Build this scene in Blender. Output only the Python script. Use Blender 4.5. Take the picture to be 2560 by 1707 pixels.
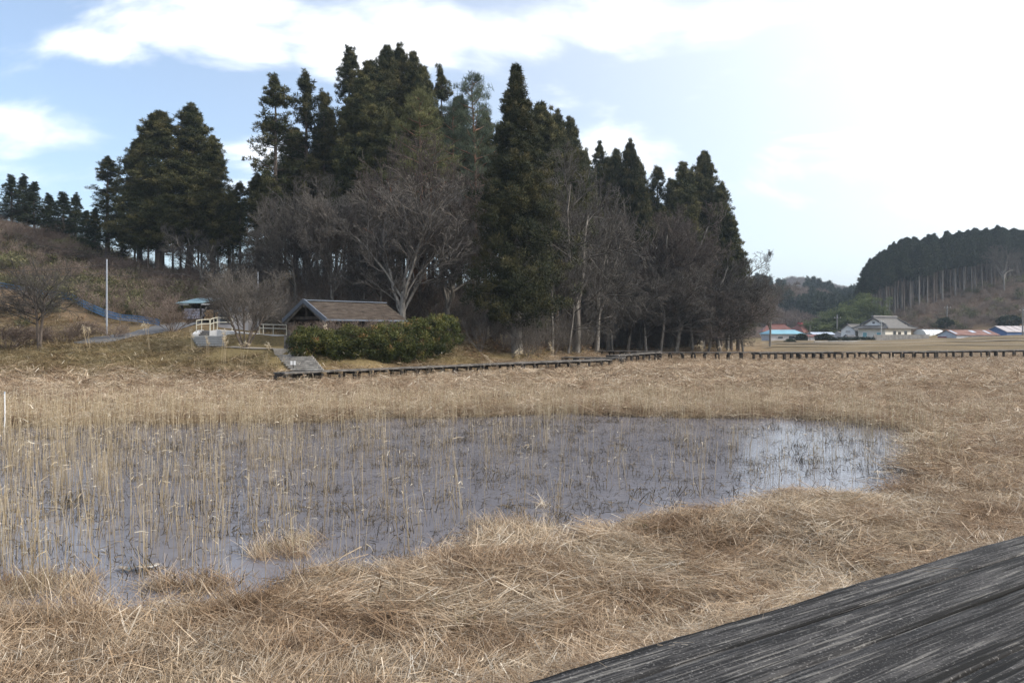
import bpy, math, random
import numpy as np
from mathutils import Vector, Matrix, Euler

R = math.radians
for o in list(bpy.data.objects):
    bpy.data.objects.remove(o)
scene = bpy.context.scene
COL = scene.collection

# ---------------------------------------------------------------- camera
F = 1920.0          # focal length in photograph pixels (2560 wide)
HOR = 832.0         # horizon row in the photograph
EYE = 2.3           # eye height above the marsh
cam_d = bpy.data.cameras.new("camera")
cam = bpy.data.objects.new("camera", cam_d)
COL.objects.link(cam)
cam_d.sensor_width = 36.0
cam_d.lens = 36.0 * F / 2560.0
cam_d.shift_y = -(853.5 - HOR) / 2560.0
cam_d.clip_start = 0.05
cam_d.clip_end = 9000
cam.location = (0, 0, EYE)
cam.rotation_euler = (R(90), 0, 0)
scene.camera = cam

# ---------------------------------------------------------------- world, sun, exposure
SUN_EL, SUN_AZ = 32.0, 102.0      # azimuth: degrees to the right of the view direction
EXPOSURE = 0.80
SKY_STRENGTH = 0.13
world = bpy.data.worlds.new("World")
scene.world = world
world.use_nodes = True
nt = world.node_tree
for n in list(nt.nodes):
    nt.nodes.remove(n)
wo = nt.nodes.new("ShaderNodeOutputWorld")
bg = nt.nodes.new("ShaderNodeBackground")
bg.inputs[1].default_value = SKY_STRENGTH
nt.links.new(bg.outputs[0], wo.inputs[0])
sky = nt.nodes.new("ShaderNodeTexSky")
sky.sky_type = 'NISHITA'
sky.sun_disc = False
sky.sun_elevation = R(SUN_EL)
sky.sun_rotation = R(SUN_AZ)
sky.altitude = 300
sky.air_density = 1.0
sky.dust_density = 1.5
sky.ozone_density = 1.4
tc = nt.nodes.new("ShaderNodeTexCoord")


def wmath(op, a, b=None, c=None, clamp=False):
    n = nt.nodes.new("ShaderNodeMath")
    n.operation = op
    n.use_clamp = clamp
    for i, v in enumerate((a, b, c)):
        if v is None:
            continue
        if isinstance(v, (int, float)):
            n.inputs[i].default_value = v
        else:
            nt.links.new(v, n.inputs[i])
    return n.outputs[0]


sep = nt.nodes.new("ShaderNodeSeparateXYZ")
nt.links.new(tc.outputs['Generated'], sep.inputs[0])
zc = wmath('ADD', wmath('MAXIMUM', sep.outputs[2], 0.0), 0.34)
comb = nt.nodes.new("ShaderNodeCombineXYZ")
nt.links.new(wmath('DIVIDE', sep.outputs[0], zc), comb.inputs[0])
nt.links.new(wmath('DIVIDE', sep.outputs[1], zc), comb.inputs[1])
noi = nt.nodes.new("ShaderNodeTexNoise")
noi.inputs['Scale'].default_value = 3.0
noi.inputs['Detail'].default_value = 9
noi.inputs['Roughness'].default_value = 0.56
noi.inputs['Distortion'].default_value = 0.35
mp = nt.nodes.new("ShaderNodeMapping")
mp.inputs['Location'].default_value = (3.7, 1.3, 0)
mp.inputs['Scale'].default_value = (0.8, 1.25, 1)
nt.links.new(comb.outputs[0], mp.inputs[0])
nt.links.new(mp.outputs[0], noi.inputs['Vector'])
cloud_n = noi.outputs[0]
# soft cloud-bank bodies where the photograph's clouds stand (direction, radius)
bias = None
for (px, py, rad, amp) in ((430, 60, .10, .20), (620, 110, .12, .20), (850, 120, .13, .22), (1080, 70, .12, .22),
                           (1300, 80, .13, .22), (1560, 50, .13, .2), (1800, 60, .1, .16), (280, 135, .07, .16),
                           (60, 330, .09, .16), (130, 340, .07, .15), (620, 400, .09, .12), (180, 460, .1, .1),
                           (2350, 90, .14, .10), (2150, 150, .12, .08), (1740, 245, .035, .13), (560, 20, .12, .2)):
    d = Vector(((px - 1280) / F, 1, (HOR - py) / F)).normalized()
    vm = nt.nodes.new("ShaderNodeVectorMath")
    vm.operation = 'SUBTRACT'
    nt.links.new(tc.outputs['Generated'], vm.inputs[0])
    vm.inputs[1].default_value = d
    ml = nt.nodes.new("ShaderNodeVectorMath")
    ml.operation = 'MULTIPLY'
    nt.links.new(vm.outputs[0], ml.inputs[0])
    ml.inputs[1].default_value = (0.8, 0.8, 2.0)
    ln = nt.nodes.new("ShaderNodeVectorMath")
    ln.operation = 'LENGTH'
    nt.links.new(ml.outputs[0], ln.inputs[0])
    mr = nt.nodes.new("ShaderNodeMapRange")
    mr.interpolation_type = 'SMOOTHSTEP'
    nt.links.new(ln.outputs['Value'], mr.inputs['Value'])
    mr.inputs['From Min'].default_value = 0
    mr.inputs['From Max'].default_value = rad
    mr.inputs['To Min'].default_value = amp
    mr.inputs['To Max'].default_value = 0
    bias = mr.outputs[0] if bias is None else wmath('MAXIMUM', bias, mr.outputs[0])
dens = wmath('ADD', cloud_n, bias)
mr = nt.nodes.new("ShaderNodeMapRange")
mr.interpolation_type = 'SMOOTHSTEP'
nt.links.new(dens, mr.inputs['Value'])
mr.inputs['From Min'].default_value = 0.53
mr.inputs['From Max'].default_value = 0.76
cov = wmath('MULTIPLY', mr.outputs[0], 0.93)
cmix = nt.nodes.new("ShaderNodeMix")
cmix.data_type = 'RGBA'
nt.links.new(cov, cmix.inputs['Factor'])
nt.links.new(sky.outputs[0], cmix.inputs['A'])
cmix.inputs['B'].default_value = (7.2, 7.3, 7.45, 1)
# bright hazy veil of thin cloud around the sun
dt = nt.nodes.new("ShaderNodeVectorMath"); dt.operation = 'DOT_PRODUCT'
nt.links.new(tc.outputs['Generated'], dt.inputs[0])
dt.inputs[1].default_value = (math.sin(R(SUN_AZ)) * math.cos(R(SUN_EL)), math.cos(R(SUN_AZ)) * math.cos(R(SUN_EL)), math.sin(R(SUN_EL)))
gl = wmath('POWER', wmath('MAXIMUM', wmath('MULTIPLY_ADD', dt.outputs['Value'], .5, .5), 0.0), 3.2)
veil = nt.nodes.new("ShaderNodeMix"); veil.data_type = 'RGBA'
nt.links.new(wmath('MULTIPLY_ADD', gl, 2.05, .03, clamp=True), veil.inputs['Factor'])
nt.links.new(cmix.outputs['Result'], veil.inputs['A'])
veil.inputs['B'].default_value = (7.0, 7.05, 7.2, 1)
nt.links.new(veil.outputs['Result'], bg.inputs[0])

sun_d = bpy.data.lights.new("sun", 'SUN')
sun_d.energy = 2.2
sun_d.angle = R(2.5)
sun_d.color = (1.0, 0.93, 0.82)
sun = bpy.data.objects.new("sun", sun_d)
COL.objects.link(sun)
sdir = Vector((math.sin(R(SUN_AZ)) * math.cos(R(SUN_EL)), math.cos(R(SUN_AZ)) * math.cos(R(SUN_EL)), math.sin(R(SUN_EL))))
sun.rotation_euler = sdir.to_track_quat('Z', 'Y').to_euler()
sun.location = sdir * 200

scene.view_settings.view_transform = 'Standard'
scene.view_settings.look = 'None'
scene.view_settings.exposure = EXPOSURE
scene.view_settings.gamma = 1
scene.view_settings.use_curve_mapping = False
scene.cycles.use_denoising = True
scene.cycles.use_adaptive_sampling = True
scene.cycles.adaptive_threshold = 0.015
scene.cycles.max_bounces = 5
scene.cycles.diffuse_bounces = 2
scene.cycles.glossy_bounces = 3
scene.cycles.transmission_bounces = 4
scene.cycles.volume_bounces = 0
scene.cycles.caustics_reflective = False
scene.cycles.caustics_refractive = False


# ---------------------------------------------------------------- helpers
def P(px, py, Y):
    return Vector(((px - 1280) / F * Y, Y, EYE + (HOR - py) / F * Y))


def G(px, py, z=0.0):
    Y = (EYE - z) * F / (py - HOR)
    return Vector(((px - 1280) / F * Y, Y, z))


def XP(px, Y):
    return (px - 1280) / F * Y


def _h(ix, iy, seed):
    n = (ix.astype(np.int64) * 374761393 + iy.astype(np.int64) * 668265263 + seed * 974634777) & 0x7fffffff
    n = ((n ^ (n >> 13)) * 1274126177) & 0x7fffffff
    n = n ^ (n >> 16)
    return (n & 0xffff) / 65535.0


def vnoise(x, y, seed=0):
    x = np.asarray(x, float); y = np.asarray(y, float)
    ix = np.floor(x); iy = np.floor(y)
    fx = x - ix; fy = y - iy
    fx = fx * fx * (3 - 2 * fx); fy = fy * fy * (3 - 2 * fy)
    a = _h(ix, iy, seed); b = _h(ix + 1, iy, seed); c = _h(ix, iy + 1, seed); d = _h(ix + 1, iy + 1, seed)
    return (a * (1 - fx) + b * fx) * (1 - fy) + (c * (1 - fx) + d * fx) * fy


def fbm(x, y, seed=0, o=4):
    s = 0; a = 0.5; t = 0
    for i in range(o):
        s = s + a * vnoise(x * 2 ** i, y * 2 ** i, seed + i * 17); t += a; a *= .5
    return s / t


def mk_mesh(name, verts, faces, rnd=None, smooth=False, col=None):
    """verts (N,3); faces: array (M,3) / (M,4) or list of such arrays"""
    verts = np.asarray(verts, np.float32)
    if isinstance(faces, np.ndarray):
        faces = [faces]
    faces = [np.asarray(f, np.int32) for f in faces if len(f)]
    me = bpy.data.meshes.new(name)
    me.vertices.add(len(verts))
    me.vertices.foreach_set('co', verts.ravel())
    nl = sum(f.size for f in faces); nf = sum(len(f) for f in faces)
    me.loops.add(nl); me.polygons.add(nf)
    me.loops.foreach_set('vertex_index', np.concatenate([f.ravel() for f in faces]))
    tot = np.concatenate([np.full(len(f), f.shape[1], np.int32) for f in faces])
    start = np.concatenate([[0], np.cumsum(tot)[:-1]]).astype(np.int32)
    me.polygons.foreach_set('loop_start', start)
    try:
        me.polygons.foreach_set('loop_total', tot)
    except Exception:
        pass
    if smooth:
        me.polygons.foreach_set('use_smooth', np.ones(nf, bool))
    if rnd is not None:
        a = me.attributes.new('rnd', 'FLOAT', 'POINT')
        a.data.foreach_set('value', np.asarray(rnd, np.float32))
    if col is not None:
        a = me.attributes.new('tint', 'FLOAT_COLOR', 'POINT')
        a.data.foreach_set('color', np.asarray(col, np.float32).ravel())
    me.update(calc_edges=True)
    me.validate()
    return me


class MB:
    """collects boxes, bars, tubes and polygons into one mesh"""
    def __init__(s):
        s.v = []; s.f = []

    def poly(s, pts):
        b = len(s.v); s.v += [tuple(p) for p in pts]; s.f.append(tuple(range(b, b + len(pts)))); return s

    def hexa(s, p):
        b = len(s.v); s.v += [tuple(q) for q in p]
        for q in ((0, 3, 2, 1), (4, 5, 6, 7), (0, 1, 5, 4), (1, 2, 6, 5), (2, 3, 7, 6), (3, 0, 4, 7)):
            s.f.append(tuple(b + i for i in q))
        return s

    def box(s, x0, x1, y0, y1, z0, z1):
        return s.hexa([(x0, y0, z0), (x1, y0, z0), (x1, y1, z0), (x0, y1, z0), (x0, y0, z1), (x1, y0, z1), (x1, y1, z1), (x0, y1, z1)])

    def bar(s, a, b, w, h, up=(0, 0, 1)):
        a = Vector(a); b = Vector(b); d = (b - a).normalized(); u = Vector(up)
        if abs(d.dot(u)) > .98:
            u = Vector((0, 1, 0))
        sd = d.cross(u).normalized() * w / 2; u2 = sd.cross(d).normalized() * h / 2
        return s.hexa([a - sd - u2, a + sd - u2, b + sd - u2, b - sd - u2, a - sd + u2, a + sd + u2, b + sd + u2, b - sd + u2])

    def tube(s, pts, rad, n=8, cap=True):
        pts = [Vector(p) for p in pts]
        rad = rad if hasattr(rad, '__len__') else [rad] * len(pts)
        b = len(s.v)
        for i, p in enumerate(pts):
            d = (pts[min(i + 1, len(pts) - 1)] - pts[max(i - 1, 0)]).normalized()
            u = Vector((0, 0, 1)) if abs(d.z) < .9 else Vector((1, 0, 0))
            a = d.cross(u).normalized(); c = a.cross(d)
            for k in range(n):
                t = 2 * math.pi * k / n
                s.v.append(tuple(p + (a * math.cos(t) + c * math.sin(t)) * rad[i]))
        for i in range(len(pts) - 1):
            for k in range(n):
                k2 = (k + 1) % n
                s.f.append((b + i * n + k, b + i * n + k2, b + (i + 1) * n + k2, b + (i + 1) * n + k))
        if cap:
            s.f.append(tuple(b + k for k in range(n - 1, -1, -1)))
            s.f.append(tuple(b + (len(pts) - 1) * n + k for k in range(n)))
        return s

    def mesh(s, name, bevel=0):
        me = bpy.data.meshes.new(name)
        me.from_pydata(s.v, [], s.f)
        me.update()
        return me

    def build(s, name, m, parent=None, smooth=False):
        me = s.mesh(name)
        if smooth:
            me.polygons.foreach_set('use_smooth', np.ones(len(me.polygons), bool))
        return link(name, me, m, parent)


def link(name, me, m, parent=None):
    o = bpy.data.objects.new(name, me)
    COL.objects.link(o)
    if m is not None:
        if len(me.materials) == 0:
            me.materials.append(m)
    if parent is not None:
        o.parent = parent
    return o


def thing(name, label, cat, loc=(0, 0, 0), rz=0, group=None):
    o = bpy.data.objects.new(name, None)
    COL.objects.link(o)
    o.empty_display_size = .3
    o.location = loc; o.rotation_euler = (0, 0, rz)
    return tag(o, label, cat, group)


def tag(o, label, cat, group=None, kind=None):
    if label: o['label'] = label
    if cat: o['category'] = cat
    if group: o['group'] = group
    if kind: o['kind'] = kind
    return o


def structure(o):
    o['kind'] = 'structure'; return o


# ---------------------------------------------------------------- materials
def new_mat(name):
    m = bpy.data.materials.new(name)
    m.use_nodes = True
    n = m.node_tree.nodes
    return m, m.node_tree, n['Principled BSDF'], n['Material Output']


def ramp(t, stops):
    r = t.nodes.new("ShaderNodeValToRGB")
    e = r.color_ramp.elements
    while len(e) < len(stops):
        e.new(0.5)
    for i, (p, c) in enumerate(stops):
        e[i].position = p
        e[i].color = (*c, 1)
    return r


def noise_mat(name, c1, c2, scale=4.0, rough=.8, stretch=(1, 1, 1), bump=0.0, detail=6, spec=.3, metallic=0, c3=None, lo=.35, hi=.65, bdist=.02):
    m, t, b, out = new_mat(name)
    tcn = t.nodes.new("ShaderNodeTexCoord")
    mpn = t.nodes.new("ShaderNodeMapping")
    mpn.inputs['Scale'].default_value = stretch
    t.links.new(tcn.outputs['Object'], mpn.inputs[0])
    n = t.nodes.new("ShaderNodeTexNoise")
    n.inputs['Scale'].default_value = scale
    n.inputs['Detail'].default_value = detail
    n.inputs['Roughness'].default_value = .65
    t.links.new(mpn.outputs[0], n.inputs['Vector'])
    st = [(lo, c1), (hi, c2)] if c3 is None else [(lo, c1), ((lo + hi) / 2, c3), (hi, c2)]
    r = ramp(t, st)
    t.links.new(n.outputs[0], r.inputs[0])
    t.links.new(r.outputs[0], b.inputs['Base Color'])
    b.inputs['Roughness'].default_value = rough
    b.inputs['Specular IOR Level'].default_value = spec
    b.inputs['Metallic'].default_value = metallic
    if bump:
        bp = t.nodes.new("ShaderNodeBump")
        bp.inputs['Strength'].default_value = bump
        bp.inputs['Distance'].default_value = bdist
        t.links.new(n.outputs[0], bp.inputs['Height'])
        t.links.new(bp.outputs[0], b.inputs['Normal'])
    return m


def leaf_mat(name, stops, trans=.25, rough=.7, objvar=.25, patch=False):
    """foliage/straw: colour from the per-clump 'rnd' attribute, a little per-object variation, thin translucency"""
    m, t, b, out = new_mat(name)
    a = t.nodes.new("ShaderNodeAttribute"); a.attribute_name = 'rnd'
    oi = t.nodes.new("ShaderNodeObjectInfo")
    r = ramp(t, stops)
    t.links.new(a.outputs['Fac'], r.inputs[0])
    mr = t.nodes.new("ShaderNodeMapRange")
    mr.inputs['To Min'].default_value = 1 - objvar
    mr.inputs['To Max'].default_value = 1 + objvar
    t.links.new(oi.outputs['Random'], mr.inputs['Value'])
    mx = t.nodes.new("ShaderNodeVectorMath"); mx.operation = 'SCALE'
    t.links.new(r.outputs[0], mx.inputs[0]); t.links.new(mr.outputs[0], mx.inputs['Scale'])
    if patch:      # browner and greyer patches of older straw
        ge = t.nodes.new("ShaderNodeNewGeometry")
        n_ = t.nodes.new("ShaderNodeTexNoise"); n_.inputs['Scale'].default_value = .75; n_.inputs['Detail'].default_value = 5; n_.inputs['Roughness'].default_value = .62
        t.links.new(ge.outputs['Position'], n_.inputs['Vector'])
        r_ = ramp(t, [(.34, (.52, .44, .38)), (.46, (.86, .80, .75)), (.56, (1.0, 1.0, 1.0)), (.68, (1.15, 1.15, 1.13))])
        t.links.new(n_.outputs[0], r_.inputs[0])
        m2 = t.nodes.new("ShaderNodeVectorMath"); m2.operation = 'MULTIPLY'
        t.links.new(mx.outputs[0], m2.inputs[0]); t.links.new(r_.outputs[0], m2.inputs[1])
        mx = m2
    b.inputs['Roughness'].default_value = rough
    b.inputs['Specular IOR Level'].default_value = .2
    t.links.new(mx.outputs[0], b.inputs['Base Color'])
    if trans:
        tr = t.nodes.new("ShaderNodeBsdfTranslucent")
        t.links.new(mx.outputs[0], tr.inputs[0])
        ms = t.nodes.new("ShaderNodeMixShader"); ms.inputs[0].default_value = trans
        t.links.new(b.outputs[0], ms.inputs[1]); t.links.new(tr.outputs[0], ms.inputs[2])
        t.links.new(ms.outputs[0], out.inputs[0])
    return m


def flat_mat(name, c, rough=.7, var=.12, scale=3, metallic=0, spec=.3):
    lo = tuple(max(0, x * (1 - var)) for x in c); hi = tuple(min(1, x * (1 + var)) for x in c)
    return noise_mat(name, lo, hi, scale=scale, rough=rough, metallic=metallic, spec=spec)


M = {}
M['straw'] = leaf_mat('straw', [(0, (.12, .086, .058)), (.22, (.26, .188, .125)), (.5, (.42, .318, .215)), (.78, (.56, .455, .335)), (1, (.74, .67, .56))], trans=.2, objvar=.25, patch=True)
M['turf'] = leaf_mat('bank_turf', [(0, (.085, .07, .035)), (.35, (.19, .15, .078)), (.7, (.31, .245, .145)), (1, (.45, .37, .25))], trans=.15, objvar=.25, patch=True)
M['reed'] = leaf_mat('reed', [(0, (.035, .028, .02)), (.25, (.20, .15, .09)), (.6, (.50, .40, .26)), (1, (.74, .67, .54))], trans=.15, objvar=.2)
M['stub'] = leaf_mat('stubble', [(0, (.02, .017, .012)), (.6, (.07, .055, .035)), (1, (.20, .15, .09))], trans=0, objvar=.3)
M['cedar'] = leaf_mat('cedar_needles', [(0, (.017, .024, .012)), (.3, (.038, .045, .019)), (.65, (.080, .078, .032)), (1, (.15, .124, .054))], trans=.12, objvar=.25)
M['cedar_far'] = leaf_mat('plantation_needles', [(0, (.022, .034, .024)), (.5, (.036, .050, .032)), (1, (.06, .07, .038))], trans=.1, objvar=.2)
M['hinoki'] = leaf_mat('ridge_conifer_needles', [(0, (.014, .022, .014)), (.5, (.028, .039, .021)), (1, (.055, .06, .03))], trans=.12, objvar=.25)
M['pine'] = leaf_mat('pine_needles', [(0, (.045, .062, .042)), (.5, (.085, .108, .07)), (1, (.14, .155, .10))], trans=.15, objvar=.1)
M['pine_y'] = leaf_mat('pale_pine_needles', [(0, (.07, .075, .032)), (.5, (.125, .13, .055)), (1, (.20, .19, .085))], trans=.15, objvar=.1)
M['hedge'] = leaf_mat('hedge_leaves', [(0, (.022, .032, .010)), (.4, (.062, .075, .022)), (.75, (.13, .128, .036)), (.92, (.20, .16, .055)), (1, (.23, .11, .05))], trans=.15, rough=.45, objvar=.12)
M['bamboo'] = leaf_mat('bamboo_leaves', [(0, (.05, .07, .03)), (.5, (.11, .14, .05)), (1, (.20, .21, .075))], trans=.25, objvar=.2)
M['sasa'] = leaf_mat('dwarf_bamboo_leaves', [(0, (.05, .05, .025)), (.4, (.12, .12, .055)), (.75, (.22, .20, .11)), (1, (.34, .29, .19))], trans=.2, objvar=.3)
M['shrub_dark'] = leaf_mat('dark_shrub_leaves', [(0, (.012, .02, .012)), (1, (.03, .042, .022))], trans=.1)
M['twig'] = leaf_mat('grey_twigs', [(0, (.068, .059, .051)), (.5, (.125, .11, .096)), (1, (.20, .181, .162))], trans=0, rough=.85, objvar=.22)
M['twig_r'] = leaf_mat('brown_twigs', [(0, (.10, .074, .06)), (.5, (.19, .145, .118)), (1, (.29, .23, .19))], trans=0, rough=.85, objvar=.22)
M['twig_d'] = leaf_mat('dark_grey_twigs', [(0, (.048, .043, .038)), (.5, (.09, .081, .072)), (1, (.15, .137, .124))], trans=0, rough=.85, objvar=.2)
M['twig_b'] = leaf_mat('dark_brown_twigs', [(0, (.05, .040, .034)), (.5, (.09, .073, .063)), (1, (.14, .118, .104))], trans=0, rough=.85, objvar=.2)
M['litter'] = leaf_mat('leaf_litter', [(0, (.07, .04, .022)), (.5, (.15, .09, .052)), (1, (.26, .17, .10))], trans=.1, objvar=.3)
M['bark'] = noise_mat('cedar_bark', (.055, .043, .036), (.16, .13, .11), scale=3, stretch=(6, 6, .5), bump=.5, rough=.9)
M['bark_pale'] = noise_mat('plantation_bark', (.11, .10, .094), (.25, .23, .215), scale=2.5, stretch=(5, 5, .3), rough=.9)
M['bark_grey'] = noise_mat('grey_bark', (.09, .08, .07), (.27, .25, .225), scale=3.5, stretch=(3, 3, .6), bump=.3, rough=.9)
M['bark_red'] = noise_mat('red_pine_bark', (.11, .065, .045), (.26, .15, .10), scale=3, stretch=(4, 4, .6), bump=.4, rough=.9)
M['wood_old'] = noise_mat('weathered_timber', (.055, .05, .046), (.20, .185, .17), scale=3, stretch=(1, 1, 1), bump=.3, rough=.9)
M['wood_log'] = noise_mat('grey_logs', (.12, .11, .10), (.33, .31, .28), scale=3, bump=.3, rough=.9)
M['step_dirt'] = noise_mat('step_dirt', (.10, .08, .055), (.19, .155, .11), scale=5, rough=.95)
M['wood_dark'] = noise_mat('dark_timber', (.022, .018, .015), (.07, .06, .05), scale=3, bump=.3, rough=.9)
M['conc'] = noise_mat('concrete', (.30, .30, .30), (.46, .46, .45), scale=1.2, bump=.15, rough=.85)
M['conc_white'] = noise_mat('pale_concrete', (.50, .50, .52), (.68, .68, .68), scale=1.6, rough=.8)
M['conc_dark'] = noise_mat('stained_block', (.13, .125, .12), (.24, .23, .22), scale=1.5, rough=.9)
M['asphalt'] = noise_mat('asphalt', (.10, .10, .105), (.165, .165, .17), scale=8, rough=.85)
M['dirt_path'] = noise_mat('path_gravel', (.24, .21, .17), (.36, .32, .27), scale=6, rough=.95)
M['steel'] = flat_mat('galvanised_steel', (.34, .37, .42), rough=.5, metallic=.3)
M['cream'] = flat_mat('cream_paint', (.50, .485, .41), rough=.55)
M['white'] = flat_mat('white_paint', (.76, .76, .76), rough=.6, var=.06)
M['plaster'] = noise_mat('plaster', (.58, .55, .49), (.70, .67, .60), scale=.8, rough=.85)
M['plaster_grey'] = noise_mat('grey_plaster', (.42, .40, .41), (.52, .50, .50), scale=.8, rough=.85)
M['tile'] = noise_mat('grey_roof_tiles', (.085, .08, .077), (.17, .16, .15), scale=1.5, stretch=(1, 1, 3), rough=.55, bump=.1)
M['tile_dark'] = noise_mat('dark_ridge_tiles', (.06, .06, .065), (.12, .12, .125), scale=3, rough=.6)
M['shingle'] = noise_mat('wood_shingles', (.032, .024, .019), (.105, .086, .07), scale=2.2, stretch=(.8, .8, 6), rough=.85, bump=.5, c3=(.068, .052, .041))
M['metal_trim'] = flat_mat('blue_grey_metal_trim', (.12, .14, .175), rough=.55, metallic=.1)
M['teal_roof'] = flat_mat('teal_metal_roof', (.24, .36, .42), rough=.45, scale=1)
M['teal_roof_b'] = flat_mat('bright_teal_roof', (.17, .36, .45), rough=.5, scale=.6)
M['red_roof'] = noise_mat('red_metal_roof', (.12, .045, .038), (.19, .08, .066), scale=.7, rough=.6)
M['red_paint'] = flat_mat('red_paint', (.22, .028, .035), rough=.6)
M['rust'] = noise_mat('rusty_iron_roof', (.12, .06, .05), (.26, .155, .13), scale=.6, stretch=(1, 1, 1), rough=.75, c3=(.19, .095, .075))
M['pale_sheet'] = flat_mat('pale_blue_sheet', (.40, .46, .55), rough=.6, scale=.6)
M['grey_sheet'] = noise_mat('weathered_grey_sheet', (.36, .38, .43), (.50, .51, .54), scale=.5, stretch=(3, 3, .3), rough=.65)
M['pink_roof'] = flat_mat('pinkish_grey_metal_roof', (.42, .38, .385), rough=.5, scale=.5)
M['blue_wall'] = flat_mat('blue_sheet_wall', (.075, .14, .30), rough=.6, scale=.6)
M['blue_bright'] = flat_mat('bright_blue_sheet', (.02, .10, .55), rough=.5, scale=1)
M['blue_net'] = flat_mat('blue_net_cord', (.06, .19, .40), rough=.7, scale=1)
M['blue_sheet'] = noise_mat('blue_net_sheet', (.05, .12, .22), (.12, .22, .36), scale=2, rough=.8)
M['poly'] = flat_mat('greenhouse_film', (.66, .68, .68), rough=.35, var=.1, scale=.5)
M['glass'] = flat_mat('dark_window_glass', (.05, .06, .07), rough=.15, spec=.5)
M['glass_teal'] = flat_mat('pale_window_glass', (.16, .36, .40), rough=.2, spec=.5)
M['log_end'] = noise_mat('cut_log_ends', (.36, .22, .12), (.62, .48, .32), scale=5, rough=.9)
M['wrap'] = flat_mat('plastic_wrap', (.36, .36, .44), rough=.35, var=.25, scale=2)
M['wire'] = flat_mat('black_wire', (.03, .03, .035), rough=.6)

# ---------------------------------------------------------------- terrain
def zy(y, Y):
    return EYE + (HOR - y) / F * Y


COLS = {
    -900: [(36, 0), (44, 1.2), (50, 1.7), (62, 5.6), (85, 14.6), (95, 17.5), (140, 15), (300, 12)],
    0: [(36, 0), (44, 1.2), (50, 1.6), (56, 3.6), (62, zy(722, 62)), (66, zy(712, 66)), (85, zy(580, 85)), (95, zy(548, 95)), (140, 13), (300, 10)],
    150: [(36, 0), (44, 1.2), (50, 1.7), (58, zy(775, 58)), (64, zy(735, 64)), (85, zy(620, 85)), (95, zy(585, 95)), (140, 11), (300, 8)],
    300: [(36.5, 0), (43, 1.15), (47, 1.9), (51, 2.25), (55, 2.8), (60, zy(775, 60)), (66, zy(742, 66)), (80, zy(680, 80)), (90, zy(650, 90)), (140, 7.5), (300, 6)],
    450: [(36.5, 0), (42, .9), (46, 1.6), (51, 2.3), (56, 3.2), (60, 3.5), (66, zy(750, 66)), (76, zy(715, 76)), (84, zy(700, 84)), (120, 6), (300, 5)],
    600: [(36.5, 0), (40, .75), (44, 1.38), (45.4, 1.5), (47.4, 2.1), (50, 2.25), (54, 2.45), (60, 2.9), (70, 4.6), (80, zy(692, 80)), (100, 6), (300, 4)],
    720: [(36.3, 0), (37.5, .35), (42, 1.35), (45, 1.5), (46.4, 1.95), (50, 2.0), (56, 2.3), (66, 5.0), (76, zy(690, 76)), (90, 6.5), (120, 4), (300, 3)],
    870: [(39, 0), (40.2, .15), (43, 1.05), (46, 1.35), (54, 1.6), (64, 5.0), (76, zy(694, 76)), (88, 6.5), (120, 4), (300, 3)],
    1050: [(43, 0), (44.2, .25), (46.5, 1.1), (50, 1.4), (58, 2.6), (66, 4.6), (76, zy(720, 76)), (90, 5.6), (120, 4), (300, 3)],
    1290: [(50.5, 0), (54, .95), (62, 1.8), (72, 3.6), (84, 4.6), (95, 4), (120, 3), (300, 3)],
    1400: [(62, 0), (66, .6), (72, 1.4), (84, 3.2), (95, 3.6), (120, 2.5), (300, 3)],
    1500: [(80, 0), (84, .35), (92, 1.4), (105, 2.8), (120, 2), (300, 3)],
    1700: [(78, 0), (83, .35), (95, 1.4), (110, 1), (150, .6), (300, 3)],
    1880: [(82, 0), (90, .1), (110, .15), (150, .3), (180, .5), (260, 3), (320, 8)],
    2000: [(82, 0), (110, .15), (150, .3), (190, .6), (230, 2), (320, 6)],
    2130: [(82, 0), (110, .15), (150, .4), (195, .8), (215, 3.5), (250, 7), (320, 14)],
    2200: [(82, 0), (110, .2), (150, .5), (195, 1.0), (210, zy(808, 210)), (240, zy(785, 240)), (270, 17), (320, 30)],
    2350: [(82, 0), (110, .3), (135, .7), (160, .8), (192, 1.3), (205, zy(806, 205)), (228, zy(745, 228)), (260, 23), (290, 33), (330, 42)],
    2560: [(82, 0), (105, .3), (135, 1.0), (160, 1.3), (188, 1.8), (200, zy(795, 200)), (222, zy(720, 222)), (245, zy(690, 245)), (285, 33), (330, 44)],
    3300: [(82, 0), (105, .4), (135, 1.2), (160, 1.6), (185, 2.4), (200, 8), (222, 18), (245, 24), (285, 32), (330, 34)],
}
CX = np.array(sorted(COLS))
CF = [np.array([(-100, 0)] + COLS[c] + [(700, 10), (3000, 20)], float) for c in sorted(COLS)]

pond_px = [(-900, 1120), (-500, 1085), (-200, 1070), (0, 1062), (300, 1052), (600, 1046), (1000, 1036), (1300, 1030), (1600, 1028), (1800, 1034),
           (1950, 1036), (2120, 1046), (2280, 1078), (2370, 1128), (2350, 1185), (2250, 1232), (2100, 1248), (1960, 1258), (1850, 1278),
           (1740, 1300), (1600, 1322), (1450, 1340), (1280, 1352), (1100, 1374), (960, 1400), (820, 1422), (700, 1450), (560, 1480),
           (420, 1500), (250, 1512), (100, 1512), (0, 1520), (-200, 1540), (-500, 1620), (-900, 1680)]
POND = np.array([tuple(G(x, y, -.02).xy) for x, y in pond_px])


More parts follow.
